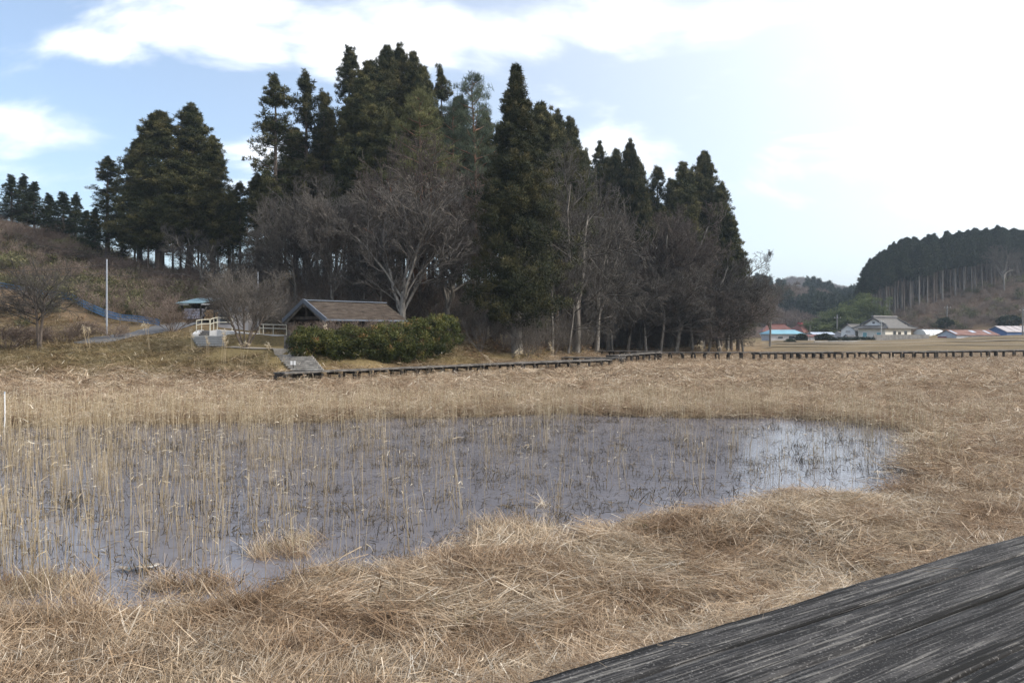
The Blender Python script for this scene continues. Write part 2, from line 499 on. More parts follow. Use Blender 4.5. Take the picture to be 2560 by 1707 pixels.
def sdf(x, y, poly=POND):
    """signed distance, negative inside"""
    x = np.asarray(x, float); y = np.asarray(y, float)
    d = np.full(x.shape, 1e9); ins = np.zeros(x.shape, bool)
    n = len(poly)
    for i in range(n):
        ax, ay = poly[i]; bx, by = poly[(i + 1) % n]
        ex, ey = bx - ax, by - ay
        t = np.clip(((x - ax) * ex + (y - ay) * ey) / (ex * ex + ey * ey), 0, 1)
        d = np.minimum(d, np.hypot(x - ax - t * ex, y - ay - t * ey))
        c = (ay > y) != (by > y)
        xi = ax + (y - ay) / (ey if ey != 0 else 1e-9) * ex
        ins ^= c & (x < xi)
    return np.where(ins, -d, d)


def ground(x, y, detail=True):
    x = np.atleast_1d(np.asarray(x, float)); y = np.atleast_1d(np.asarray(y, float))
    u = np.clip(x / np.maximum(y, 3.0) * F + 1280, CX[0], CX[-1] - 1e-3)
    zz = np.array([np.interp(y, c[:, 0], c[:, 1]) for c in CF])
    i = np.clip(np.searchsorted(CX, u, side='right') - 1, 0, len(CX) - 2)
    t = (u - CX[i]) / (CX[i + 1] - CX[i]); t = t * t * (3 - 2 * t)
    k = np.arange(len(x))
    z = zz[i, k] * (1 - t) + zz[i + 1, k] * t
    drop = np.clip((y - 30) / 35, 0, 1); drop = drop * drop * (3 - 2 * drop)
    z = z - .24 * drop * np.clip(1 - z / .5, 0, 1) * np.clip((130 - y) / 40, 0, 1)
    if detail:
        amp = np.clip(z / 3, 0, 1)
        z = z + (fbm(x / 5, y / 5, 3) - .5) * (.10 + 1.0 * amp) + (fbm(x / .8, y / .8, 9, 3) - .5) * (.10 * np.clip(1.5 - np.hypot(x, y) / 40, .2, 1))
        s = sdf(x, y)
        sw = s + (fbm(x / 1.3, y / 1.3, 21, 3) - .5) * 2.2
        inside = np.clip(-sw / .5, 0, 1)
        z = z * (1 - inside) + inside * -.3
        # matted straw heaps along the near bank
        rim = np.exp(-((sw - .9) / .7) ** 2) * np.clip((12 - y) / 3, 0, 1) * np.clip((x + 1.2) / 1.5, 0, 1)
        z = z + rim * (.03 + .15 * fbm(x / .9, y / .9, 31, 2))
        # field dikes beyond the boardwalk on the right
        fld = np.clip((u - 1900) / 40, 0, 1) * np.clip((y - 88) / 4, 0, 1) * np.clip((178 - y) / 8, 0, 1)
        dk = np.exp(-(((y + x * .05) % 17 - 8) / 1.2) ** 2)
        z = z + fld * dk * .38
        for rx_, ry_, rz_s, hw_ in ROADS:          # level bed under the road and paths
            near = np.where((x > rx_.min() - 4) & (x < rx_.max() + 4) & (y > ry_.min() - 4) & (y < ry_.max() + 4))[0]
            if len(near):
                d2 = (x[near, None] - rx_) ** 2 + (y[near, None] - ry_) ** 2
                j = d2.argmin(1); dd = np.sqrt(d2.min(1))
                w = np.clip((hw_ + 1.2 - dd) / 1.2, 0, 1); w = w * w * (3 - 2 * w)
                z[near] = z[near] * (1 - w) + rz_s[j] * w
        for b0_, t0_, hw_ in FLIGHTS:              # cut under the step flights
            ex, ey = t0_[0] - b0_[0], t0_[1] - b0_[1]; L2 = ex * ex + ey * ey
            tt = ((x - b0_[0]) * ex + (y - b0_[1]) * ey) / L2
            dd = np.abs((x - b0_[0]) * ey - (y - b0_[1]) * ex) / math.sqrt(L2)
            m_ = (tt > -.15) & (tt < 1.12) & (dd < hw_ + .1)
            z = np.where(m_, np.minimum(z, b0_[2] + (t0_[2] - b0_[2]) * np.clip(tt, 0, 1) - .22), z)
    return z


ROADS = []
FLIGHTS = []


def add_road(pts, hw, n=60):
    pts = [Vector(p) for p in pts]
    seg = np.concatenate([[0], np.cumsum([(pts[i + 1] - pts[i]).length for i in range(len(pts) - 1)])])
    T = np.linspace(0, seg[-1], n)
    X = np.interp(T, seg, [p.x for p in pts]); Y = np.interp(T, seg, [p.y for p in pts])
    Z = ground(X, Y, False)
    for _ in range(25):
        Z[1:-1] = (Z[:-2] + 2 * Z[1:-1] + Z[2:]) / 4
    return X, Y, Z, hw


ROAD_P = [P(225, 852, 46.6), P(300, 836, 49), P(385, 828, 51.5), P(440, 812, 54), P(505, 797, 56.5), P(560, 790, 58), P(640, 790, 59)]
PATH_P = [P(545, 866, 45.2), P(620, 868, 44.3), P(690, 870, 43), P(742, 876, 42.2)]
_r = [add_road(ROAD_P, 1.6), add_road(PATH_P, .9)]
ROADS += _r
for a_, b_ in (((697, 931, .45), (1190, 910, .48)), ((1192, 909.6, .48), (1516, 897, .52))):
    A_, B_ = G(*a_), G(*b_)
    X_ = np.linspace(A_.x, B_.x, 80); Y_ = np.linspace(A_.y, B_.y, 80)
    ROADS.append((X_, Y_, np.full(80, -.14), 1.0))
BW_A = ROADS[-2:]
FLIGHTS += [(tuple(P(768, 925, 37.5)), tuple(P(731, 887, 41.8)), .85), (tuple(P(529, 865, 45.1)), tuple(P(515, 839, 48.0)), 1.05), (tuple(P(509, 839, 49)), tuple(P(513, 826, 50.2)), .45)]


def gz(x, y):
    return float(ground([x], [y])[0])


def axis(lo, hi, s0, g):
    a = [0.0]; s = s0
    while a[-1] < hi:
        a.append(a[-1] + s); s *= g
    b = [0.0]; s = s0
    while b[-1] > lo:
        b.append(b[-1] - s); s *= g
    return np.array(sorted(set(b + a)))


xs = axis(-2600, 2600, .16, 1.026)
ys = np.concatenate([axis(-40, 0, .5, 1.1)[:-1], axis(0, 3000, .22, 1.011)])
ys = np.unique(ys[(ys > -45)])
GX, GY = np.meshgrid(xs, ys)
gx, gy = GX.ravel(), GY.ravel()
gzv = ground(gx, gy)
nx, ny = len(xs), len(ys)
idx = np.arange(nx * ny).reshape(ny, nx)
quads = np.stack([idx[:-1, :-1], idx[:-1, 1:], idx[1:, 1:], idx[1:, :-1]], -1).reshape(-1, 4)
# ground colours: marsh straw, bank turf, brown forest floor, olive field, pond mud
gu = gx / np.maximum(gy, 3.0) * F + 1280
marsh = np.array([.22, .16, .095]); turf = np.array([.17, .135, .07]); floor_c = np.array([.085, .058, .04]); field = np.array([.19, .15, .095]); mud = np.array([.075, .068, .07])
w_hill = np.clip((gzv - 1.9) / 1.2, 0, 1)[:, None]
w_bank = np.clip((gzv - .25) / .5, 0, 1)[:, None]
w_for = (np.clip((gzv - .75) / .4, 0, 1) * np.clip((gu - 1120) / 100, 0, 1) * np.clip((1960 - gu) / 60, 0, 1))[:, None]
w_fld = (np.clip((gu - 1900) / 40, 0, 1) * np.clip((gy - 88) / 6, 0, 1) * np.clip((200 - gy) / 20, 0, 1))[:, None]
c = marsh * (1 - .55 * np.clip((20 - gy) / 6, 0, 1))[:, None]  # marsh toned darker near the viewer, for contrast in the straw gaps
c = c * (1 - w_bank) + turf * w_bank
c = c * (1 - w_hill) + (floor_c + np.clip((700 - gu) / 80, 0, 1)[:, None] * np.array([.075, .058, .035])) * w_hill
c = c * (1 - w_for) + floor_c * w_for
c = c * (1 - w_fld) + field * w_fld
w_mud = np.clip(-gzv / .12, 0, 1)[:, None]
c = c * (1 - w_mud) + mud * w_mud
c = c * (.7 + .6 * fbm(gx / 3, gy / 3, 55)[:, None])
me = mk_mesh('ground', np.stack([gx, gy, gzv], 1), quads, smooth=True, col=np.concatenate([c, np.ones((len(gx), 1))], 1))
m, t, b, out = new_mat('ground_earth')
a = t.nodes.new("ShaderNodeAttribute"); a.attribute_name = 'tint'
tcn = t.nodes.new("ShaderNodeTexCoord")
n1 = t.nodes.new("ShaderNodeTexNoise"); n1.inputs['Scale'].default_value = 9; n1.inputs['Detail'].default_value = 8; n1.inputs['Roughness'].default_value = .7
t.links.new(tcn.outputs['Object'], n1.inputs['Vector'])
r1 = ramp(t, [(.3, (.45, .45, .45)), (.7, (1.45, 1.4, 1.3))])
t.links.new(n1.outputs[0], r1.inputs[0])
mx = t.nodes.new("ShaderNodeVectorMath"); mx.operation = 'MULTIPLY'
t.links.new(a.outputs['Color'], mx.inputs[0]); t.links.new(r1.outputs[0], mx.inputs[1])
t.links.new(mx.outputs[0], b.inputs['Base Color'])
b.inputs['Roughness'].default_value = .95; b.inputs['Specular IOR Level'].default_value = .1
bp = t.nodes.new("ShaderNodeBump"); bp.inputs['Strength'].default_value = .6; bp.inputs['Distance'].default_value = .06
t.links.new(n1.outputs[0], bp.inputs['Height']); t.links.new(bp.outputs[0], b.inputs['Normal'])
structure(link('ground', me, m))

# ---------------------------------------------------------------- pond water
m, t, b, out = new_mat('pond_water')
b.inputs['Base Color'].default_value = (.18, .176, .198, 1)
b.inputs['Roughness'].default_value = .13
b.inputs['IOR'].default_value = 1.33
b.inputs['Specular IOR Level'].default_value = .5
tcn = t.nodes.new("ShaderNodeTexCoord")
mpn = t.nodes.new("ShaderNodeMapping"); mpn.inputs['Scale'].default_value = (1, 1.6, 1)
t.links.new(tcn.outputs['Object'], mpn.inputs[0])
n1 = t.nodes.new("ShaderNodeTexNoise"); n1.inputs['Scale'].default_value = 7; n1.inputs['Detail'].default_value = 4
n2 = t.nodes.new("ShaderNodeTexNoise"); n2.inputs['Scale'].default_value = 26; n2.inputs['Detail'].default_value = 2
for n in (n1, n2):
    t.links.new(mpn.outputs[0], n.inputs['Vector'])
ad = t.nodes.new("ShaderNodeMath"); ad.operation = 'MULTIPLY_ADD'; ad.inputs[1].default_value = .35
t.links.new(n2.outputs[0], ad.inputs[0]); t.links.new(n1.outputs[0], ad.inputs[2])
bp = t.nodes.new("ShaderNodeBump"); bp.inputs['Strength'].default_value = .5; bp.inputs['Distance'].default_value = .007
t.links.new(ad.outputs[0], bp.inputs['Height']); t.links.new(bp.outputs[0], b.inputs['Normal'])
wx = np.linspace(-34, 14, 60); wy = np.linspace(5, 31, 40)
WX, WY = np.meshgrid(wx, wy)
ii = np.arange(60 * 40).reshape(40, 60)
q = np.stack([ii[:-1, :-1], ii[:-1, 1:], ii[1:, 1:], ii[1:, :-1]], -1).reshape(-1, 4)
cen = np.stack([WX.ravel(), WY.ravel()], 1)[q].mean(1)
q = q[sdf(cen[:, 0], cen[:, 1]) < 1.6]
WZ = -.085
structure(link('pond_water', mk_mesh('pond_water', np.stack([WX.ravel(), WY.ravel(), np.full(2400, WZ)], 1), q), m))

# ---------------------------------------------------------------- road and paths (sheets laid on the terrain)
def strip(name, pts, width, m, lift=.06, n=40, across=5):
    pts = [Vector(p) for p in pts]
    seg = [0]
    for i in range(1, len(pts)):
        seg.append(seg[-1] + (pts[i] - pts[i - 1]).length)
    T = np.linspace(0, seg[-1], n)
    cx = np.interp(T, seg, [p.x for p in pts]); cy = np.interp(T, seg, [p.y for p in pts])
    dx = np.gradient(cx); dy = np.gradient(cy); l = np.hypot(dx, dy)
    V = []
    for k in range(across):
        o = (k / (across - 1) - .5) * width
        X = cx - dy / l * o; Yv = cy + dx / l * o
        V.append(np.stack([X, Yv, ground(X, Yv) + lift], 1))
    V = np.stack(V, 1).reshape(-1, 3)
    i2 = np.arange(n * across).reshape(n, across)
    q = np.stack([i2[:-1, :-1], i2[1:, :-1], i2[1:, 1:], i2[:-1, 1:]], -1).reshape(-1, 4)
    return structure(link(name, mk_mesh(name, V, q, smooth=True), m))


strip('asphalt_road', ROAD_P, 2.8, M['asphalt'], lift=.05)
strip('gravel_path', PATH_P, 1.6, M['dirt_path'], lift=.05)
for k_ in (110, 127, 144):
    strip('field_path', [(x_, k_ - .05 * x_, 0) for x_ in (34, 50, 70, 90, 110)], 0.5 if k_ != 127 else .9, M['dirt_path'], lift=.06, n=60)

# ---------------------------------------------------------------- near deck of weathered boards
m, t, b, out = new_mat('weathered_deck_board')
tcn = t.nodes.new("ShaderNodeTexCoord"); oi = t.nodes.new("ShaderNodeObjectInfo")
off = t.nodes.new("ShaderNodeVectorMath"); off.operation = 'MULTIPLY_ADD'
cb = t.nodes.new("ShaderNodeCombineXYZ")
for k in range(3):
    t.links.new(oi.outputs['Random'], cb.inputs[k])
off.inputs[1].default_value = (37, 11, 5)
t.links.new(cb.outputs[0], off.inputs[0]); t.links.new(tcn.outputs['Object'], off.inputs[2])


def nz(scale, stretch, detail, rough=.6, dist=0):
    mpn = t.nodes.new("ShaderNodeMapping"); mpn.inputs['Scale'].default_value = stretch
    t.links.new(off.outputs[0], mpn.inputs[0])
    n = t.nodes.new("ShaderNodeTexNoise"); n.inputs['Scale'].default_value = scale; n.inputs['Detail'].default_value = detail
    n.inputs['Roughness'].default_value = rough; n.inputs['Distortion'].default_value = dist
    t.links.new(mpn.outputs[0], n.inputs['Vector'])
    return n.outputs[0]


def mth(op, a, b_, clamp=False):
    n = t.nodes.new("ShaderNodeMath"); n.operation = op; n.use_clamp = clamp
    for i, v in enumerate((a, b_)):
        if isinstance(v, (int, float)): n.inputs[i].default_value = v
        else: t.links.new(v, n.inputs[i])
    return n.outputs[0]


fine = nz(1.0, (2.0, 62, 62), 3, .5, .15)        # fine fibres
streak = nz(1.0, (1.5, 40, 40), 4, .55, .2)      # worn streaks
broad = nz(1.0, (1.6, 7, 7), 5, .6, .4)        # worn patches
spk = nz(1.0, (62, 62, 62), 3, .7)           # lichen speckle
crack = nz(1.0, (.4, 26, 26), 3, .5, .15)


def step(v, lo, hi):
    n = t.nodes.new("ShaderNodeMapRange"); n.interpolation_type = 'SMOOTHSTEP'
    t.links.new(v, n.inputs['Value']); n.inputs['From Min'].default_value = lo; n.inputs['From Max'].default_value = hi
    return n.outputs[0]


worn = mth('MULTIPLY', step(mth('ADD', mth('MULTIPLY', streak, .62), mth('MULTIPLY', broad, .38)), .548, .572), step(fine, .44, .52))
r1 = ramp(t, [(0, (.013, .0125, .013)), (.5, (.029, .0275, .0275)), (1, (.058, .055, .054))])
t.links.new(step(mth('ADD', mth('MULTIPLY', fine, .6), mth('MULTIPLY', broad, .4)), .44, .56), r1.inputs[0])
rw = t.nodes.new("ShaderNodeMix"); rw.data_type = 'RGBA'
t.links.new(worn, rw.inputs['Factor']); t.links.new(r1.outputs[0], rw.inputs['A']); rw.inputs['B'].default_value = (.135, .127, .116, 1)
r2 = ramp(t, [(.56, (0, 0, 0)), (.60, (.03, .029, .028)), (.68, (.15, .143, .135))])
t.links.new(spk, r2.inputs[0])
r3 = ramp(t, [(.375, (.06, .06, .06)), (.405, (1, 1, 1))])
t.links.new(crack, r3.inputs[0])
av = t.nodes.new("ShaderNodeVectorMath"); av.operation = 'ADD'
t.links.new(rw.outputs['Result'], av.inputs[0]); t.links.new(r2.outputs[0], av.inputs[1])
mv = t.nodes.new("ShaderNodeVectorMath"); mv.operation = 'MULTIPLY'
t.links.new(av.outputs[0], mv.inputs[0]); t.links.new(r3.outputs[0], mv.inputs[1])
t.links.new(mv.outputs[0], b.inputs['Base Color'])
b.inputs['Roughness'].default_value = .8; b.inputs['Specular IOR Level'].default_value = .25
bp = t.nodes.new("ShaderNodeBump"); bp.inputs['Strength'].default_value = .9; bp.inputs['Distance'].default_value = .012
t.links.new(mth('ADD', mth('ADD', mth('MULTIPLY', fine, .7), mth('MULTIPLY', spk, .3)), mth('MULTIPLY', r3.outputs[0], .8)), bp.inputs['Height'])
t.links.new(bp.outputs[0], b.inputs['Normal'])
M['deck'] = m

DZ = .7
E0 = G(1300, 1707, DZ); E1 = G(2560, 1335, DZ)
ang = math.atan2(E1.y - E0.y, E1.x - E0.x)
deck = thing('viewing_deck', 'dark weathered timber deck with pale grain in the lower right corner', 'deck', (E0.x, E0.y, 0), ang)
offs = [0, .255, .605, 1.05, 1.45, 1.85, 2.25, 2.65, 3.05, 3.45, 3.85]
rg = np.random.default_rng(5)
for i in range(len(offs) - 1):
    w = offs[i + 1] - offs[i] - .014
    L0, L1 = -4.5, 11.0
    nseg = 320; na = 9
    X = np.linspace(L0, L1, nseg)
    V = []
    yc = -(offs[i] + .007 + w / 2)
    prof = [(-.5, -.075), (-.5, -.008), (-.485, 0), (-.3, .0015), (0, 0), (.3, .0015), (.485, 0), (.5, -.008), (.5, -.075)]
    eL = (fbm(X * 1.7, X * 0 + i, 70 + i, 4) - .5) * .022; eR = (fbm(X * 1.7, X * 0 + i, 90 + i, 4) - .5) * .012
    if i == 0: eL = eL * 1.6 + (fbm(X * 9, X * 0, 71, 3) - .5) * .02
    for (py_, pz_) in prof:
        e = np.where(py_ > .2, eL, np.where(py_ < -.2, eR, 0)) * (1 if abs(py_) > .4 else .3)
        zz = (fbm(X * 1.1, X * 0 + py_ * 4, 11 + i, 3) - .5) * .009
        V.append(np.stack([X, py_ * w + e, DZ + pz_ + zz], 1))
    V = np.stack(V, 1).reshape(-1, 3)
    i2 = np.arange(nseg * na).reshape(nseg, na)
    q = np.stack([i2[:-1, :-1], i2[1:, :-1], i2[1:, 1:], i2[:-1, 1:]], -1).reshape(-1, 4)
    bt = np.stack([i2[:-1, 0], i2[:-1, -1], i2[1:, -1], i2[1:, 0]], -1)
    o = link('plank', mk_mesh('plank', V, [q, bt]), M['deck'], deck)
    o.location = (0, yc, 0)
for k in range(8):
    MB().box(-4 + k * 2 - .06, -4 + k * 2 + .06, -3.8, -.05, DZ - .2, DZ - .08).build('joist', M['wood_dark'], deck)
    for yy in (-.2, -3.6):
        MB().box(-4.05 + k * 2, -3.9 + k * 2, yy - .07, yy + .07, -.3, DZ - .21).build('post', M['wood_dark'], deck)


# ---------------------------------------------------------------- scattering helper (stuff only)
def source_coll(name, meshes, m):
    c = bpy.data.collections.new(name)
    for k, me in enumerate(meshes):
        if len(me.materials) == 0: me.materials.append(m)
        c.objects.link(bpy.data.objects.new(f"{name}_{k:02d}", me))
    return c


def scatter(name, pos, rot, scl, idx, coll, label, cat):
    n = len(pos)
    me = bpy.data.meshes.new(name)
    me.vertices.add(n)
    me.vertices.foreach_set('co', np.asarray(pos, np.float32).ravel())
    for an, ty, key, dat in (('rot', 'FLOAT_VECTOR', 'vector', rot), ('scl', 'FLOAT_VECTOR', 'vector', scl), ('idx', 'INT', 'value', idx)):
        a = me.attributes.new(an, ty, 'POINT')
        a.data.foreach_set(key, np.asarray(dat, np.int32 if ty == 'INT' else np.float32).ravel())
    o = link(name, me, None)
    ng = bpy.data.node_groups.new(name + '_nodes', 'GeometryNodeTree')
    ng.interface.new_socket('Geometry', in_out='INPUT', socket_type='NodeSocketGeometry')
    ng.interface.new_socket('Geometry', in_out='OUTPUT', socket_type='NodeSocketGeometry')
    gi = ng.nodes.new('NodeGroupInput'); go = ng.nodes.new('NodeGroupOutput')
    iop = ng.nodes.new('GeometryNodeInstanceOnPoints')
    ci = ng.nodes.new('GeometryNodeCollectionInfo')
    ci.inputs['Collection'].default_value = coll
    ci.inputs['Separate Children'].default_value = True
    ci.inputs['Reset Children'].default_value = True
    ng.links.new(gi.outputs[0], iop.inputs['Points'])
    ng.links.new(ci.outputs[0], iop.inputs['Instance'])
    iop.inputs['Pick Instance'].default_value = True
    for an, ty, sock in (('rot', 'FLOAT_VECTOR', 'Rotation'), ('scl', 'FLOAT_VECTOR', 'Scale'), ('idx', 'INT', 'Instance Index')):
        na = ng.nodes.new('GeometryNodeInputNamedAttribute')
        na.data_type = ty
        na.inputs['Name'].default_value = an
        ng.links.new(na.outputs['Attribute'], iop.inputs[sock])
    ng.links.new(iop.outputs[0], go.inputs[0])
    md = o.modifiers.new('scatter', 'NODES')
    md.node_group = ng
    return tag(o, label, cat, kind='stuff')


def frustum_pts(n, y0, y1, rng, power=1.0, margin=1.5, slope=.70):
    Y = y0 + (y1 - y0) * rng.random(n) ** power
    X = (rng.random(n) * 2 - 1) * (Y * slope + margin)
    return X, Y


def ribbons(p, d, L, w, rng, seg=2, droop=0.0, curl=.2, taper=.3):
    """n curved ribbons -> verts, quads; p,d (n,3)"""
    n = len(p)
    side = np.cross(d, rng.normal(size=(n, 3)) * .5 + [0, 0, 1]); side /= np.linalg.norm(side, axis=1)[:, None] + 1e-9
    cv = rng.normal(size=(n, 3)) * curl; cv[:, 2] -= droop
    V = []
    pos = p.copy(); dd = d.copy()
    for k in range(seg + 1):
        wk = w * (1 - (1 - taper) * (k / seg)) * .5
        V.append(pos - side * wk[:, None]); V.append(pos + side * wk[:, None])
        dd = dd + cv / seg; dd /= np.linalg.norm(dd, axis=1)[:, None]
        pos = pos + dd * (L / seg)[:, None]
    V = np.stack(V, 1)
    m_ = 2 * (seg + 1)
    base = np.arange(n)[:, None] * m_
    q = np.concatenate([base + np.array([2 * k, 2 * k + 1, 2 * k + 3, 2 * k + 2]) for k in range(seg)], 0)
    return V.reshape(-1, 3), q, m_


def merge(parts):
    V = []; Q = []; Rn = []; b0 = 0
    for v, q, r in parts:
        V.append(v); Q.append(q + b0); Rn.append(r); b0 += len(v)
    return np.concatenate(V), Q, np.concatenate(Rn)


def straw_clump(seed, n, rad, length, width, zmax, up=.15, align=.5, seg=2):
    rng = np.random.default_rng(seed)
    a = rng.random(n) * 6.283; r_ = rad * np.sqrt(rng.random(n))
    az = rng.normal(size=n) * (1.9 * (1 - align)) + (rng.random(n) < .5) * 3.14159
    p = np.stack([r_ * np.cos(a), r_ * np.sin(a), rng.random(n) ** 1.5 * zmax * (1 - (r_ / rad) ** 2 * .7)], 1)
    d = np.stack([np.cos(az), np.sin(az), rng.normal(size=n) * .18 + up], 1); d /= np.linalg.norm(d, axis=1)[:, None]
    L = length * (.4 + .9 * rng.random(n))
    p -= d * (L * .5)[:, None]; p[:, 2] = np.maximum(p[:, 2], -.03)
    v, q, k = ribbons(p, d, L, width * (.6 + .8 * rng.random(n)), rng, seg, droop=.25, curl=.35)
    base = rng.random()
    r = np.clip(.52 + .25 * rng.normal(size=n) + (base - .5) * .3, 0, 1)
    return mk_mesh('straw', v, q, rnd=np.repeat(r, k))


# matted straw
rng = np.random.default_rng(77)
C_near = source_coll('straw_near', [straw_clump(100 + k, 95, .34, .34, .0055, .10, up=.12, align=(.82 if k % 3 else .45), seg=3) for k in range(14)], M['straw'])
C_mid = source_coll('straw_mid', [straw_clump(200 + k, 90, .6, .42, .008, .06, up=.06, align=(.3 if k % 3 else .7)) for k in range(12)], M['straw'])
C_far = source_coll('straw_far', [straw_clump(300 + k, 75, 1.2, .62, .022, .06, up=.05, align=.4) for k in range(10)], M['straw'])
C_tuft = source_coll('grass_tufts', [straw_clump(400 + k, 34, .09, .26, .005, .02, up=1.0, align=.1, seg=3) for k in range(8)], M['straw'])


def deck_side(X, Y):
    """positive: under or behind the deck edge"""
    return (X - E0.x) * math.sin(ang) - (Y - E0.y) * math.cos(ang)


def lay(name, n, y0, y1, coll, k, s0, s1, seed, label, power=1.0, dens=None, wind=.6, minsd=.05, edge=.0, slope=.70):
    rng = np.random.default_rng(seed)
    X, Y = frustum_pts(n, y0, y1, rng, power, slope=slope)
    s = sdf(X, Y) + (fbm(X / 1.3, Y / 1.3, 21, 3) - .5) * 2.2
    keep = (s > minsd) & (deck_side(X, Y) < edge)
    if dens is not None:
        keep &= rng.random(n) < dens(X, Y, s)
    if y1 > 30:
        for bx_, by_, _z, _w in BW_A:
            d_ = np.interp(X, bx_, by_) - Y
            keep &= ~((X > bx_[0]) & (X < bx_[-1]) & (d_ > -1.2) & (d_ < 1.6) & (rng.random(n) < .8))
    X, Y = X[keep], Y[keep]; n = len(X)
    Z = ground(X, Y)
    if minsd < 0: Z = np.maximum(Z, WZ - .03)
    rz = fbm(X / 2.2, Y / 2.2, 41, 2) * 9 + rng.normal(size=n) * wind
    rot = np.stack([rng.normal(size=n) * .12, rng.normal(size=n) * .12, rz], 1)
    sc = (s0 + (s1 - s0) * rng.random(n))[:, None] * np.stack([np.ones(n), np.ones(n), .5 + .6 * fbm(X / 1.1, Y / 1.1, 63, 2)], 1)
    scatter(name, np.stack([X, Y, Z], 1), rot, sc, rng.integers(0, k, n), coll, label, 'dry grass')


def z_low(X, Y, s):
    z = ground(X, Y, False)
    return np.clip((.55 - z) / .3, 0, 1)


lay('shallow_tufts', 10000, 5.0, 11, C_tuft, 8, .8, 1.7, 6, 'wet brown grass tufts in the shallow near edge of the pond', dens=lambda X, Y, s: (s < .3) * (X < .5) * (fbm(X / .6, Y / .6, 85, 3) > .47 - .08 * np.clip(s, -2, 0)), minsd=-1.3)
lay('matted_straw', 17000, 2.6, 12.5, C_near, 14, .7, 1.3, 1, 'matted dead straw covering the near bank of the pond', power=1.3, wind=.38, dens=lambda X, Y, s: np.where(fbm(X / .38, Y / .38, 86, 3) < .45, .28, 1.0))
lay('flattened_straw', 22000, 11, 36, C_mid, 12, .8, 1.5, 2, 'flattened dry reed straw around and beyond the pond', power=.85)
lay('marsh_straw', 26000, 30, 88, C_far, 10, .8, 1.4, 3, 'far sheet of pale straw reaching to the boardwalk', power=.7, dens=z_low)
C_long = source_coll('fallen_reeds', [straw_clump(420 + k, 9, .3, .85, .008, .16, up=.10, align=.8, seg=3) for k in range(8)], M['straw'])
lay('fallen_reeds', 2600, 2.6, 16, C_long, 8, .6, 1.2, 5, 'long pale fallen reed stalks lying across the near straw', power=1.1, dens=lambda X, Y, s: .25 + .75 * (fbm(X / .8, Y / .8, 84, 3) > .52), wind=.5)
rng = np.random.default_rng(17)
n = 170
al = rng.random(n) * 9 - 3.5; of = -.06 - np.abs(rng.normal(size=n)) * .14      # along and across the deck edge
X = E0.x + math.cos(ang) * al - math.sin(ang) * -of; Y = E0.y + math.sin(ang) * al + math.cos(ang) * -of
scatter('edge_straw', np.stack([X, Y, DZ - .30 + .22 * rng.random(n)], 1), np.stack([rng.normal(size=n) * .15, rng.normal(size=n) * .15, ang + rng.normal(size=n) * .7], 1),
        (.35 + .5 * rng.random(n))[:, None] * np.array([[1, 1, .8]]), rng.integers(0, 14, n), C_near, 'dry straw tangled along the edge of the deck', 'dry grass')
M['sprout'] = leaf_mat('green_sprouts', [(0, (.09, .10, .03)), (.5, (.20, .19, .06)), (1, (.38, .31, .14))], trans=.2, objvar=.2)
C_spr = source_coll('sprouts', [straw_clump(440 + k, 26, .07, .13, .006, .02, up=1.4, align=.1) for k in range(5)], M['sprout'])
lay('green_sprouts', 1500, 2.8, 12, C_spr, 5, .8, 1.5, 7, 'small green-yellow grass sprouts in the near straw', power=1.3, dens=lambda X, Y, s: (fbm(X / .8, Y / .8, 88, 3) > .60) * 1.0)
lay('grass_tufts', 5200, 2.6, 14, C_tuft, 8, .7, 1.5, 4, 'small upright tufts of dry grass among the matted straw', power=1.2, dens=lambda X, Y, s: (fbm(X / .9, Y / .9, 83, 3) > .52) * .9)

# ---------------------------------------------------------------- reeds in and around the pond (stuff)
def reed_clump(seed, n, rad, h, w, leaves=2, lean=.06, dark=.22):
    rng = np.random.default_rng(seed)
    a = rng.random(n) * 6.283; r_ = rad * np.sqrt(rng.random(n))
    p = np.stack([r_ * np.cos(a), r_ * np.sin(a), np.full(n, -.12)], 1)
    d = np.stack([rng.normal(size=n) * lean, rng.normal(size=n) * lean, np.ones(n)], 1); d /= np.linalg.norm(d, axis=1)[:, None]
    L = h * (.45 + .75 * rng.random(n))
    parts = []
    # stalk: two crossed ribbons so it keeps its width from every side
    for q_ in range(2):
        rg2 = np.random.default_rng(seed * 7 + 1)
        side = np.zeros((n, 3)); side[:, q_] = 1
        cv = rg2.normal(size=(n, 3)) * .06
        V = []; pos = p.copy(); dd = d.copy()
        for k in range(4):
            V.append(pos - side * w * .5 * (1 - .12 * k)); V.append(pos + side * w * .5 * (1 - .12 * k))
            dd = dd + cv / 3; dd /= np.linalg.norm(dd, axis=1)[:, None]
            pos = pos + dd * (L / 3)[:, None]
        V = np.stack(V, 1); base = np.arange(n)[:, None] * 8
        q = np.concatenate([base + np.array([2 * k, 2 * k + 1, 2 * k + 3, 2 * k + 2]) for k in range(3)], 0)
        br = .45 + .4 * rg2.random(n)
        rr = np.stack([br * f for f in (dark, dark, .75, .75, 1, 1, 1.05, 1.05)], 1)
        parts.append((V.reshape(-1, 3), q, rr.ravel()))
    tips = pos
    nl = n * leaves
    if nl:
        k_ = np.repeat(np.arange(n), leaves)
        f = .35 + .65 * rng.random(nl)
        lp = p[k_] + (tips[k_] - p[k_]) * f[:, None]
        az = rng.random(nl) * 6.283
        ld = np.stack([np.cos(az), np.sin(az), .4 + .8 * rng.random(nl)], 1); ld /= np.linalg.norm(ld, axis=1)[:, None]
        v, q, kk = ribbons(lp, ld, .05 + .09 * rng.random(nl), np.full(nl, w * 1.6), rng, 2, droop=.9, curl=.4)
        parts.append((v, q, np.repeat(.55 + .45 * rng.random(nl), kk)))
    V, Q, Rn = merge(parts)
    return mk_mesh('reed', V, Q, rnd=np.clip(Rn, 0, 1))


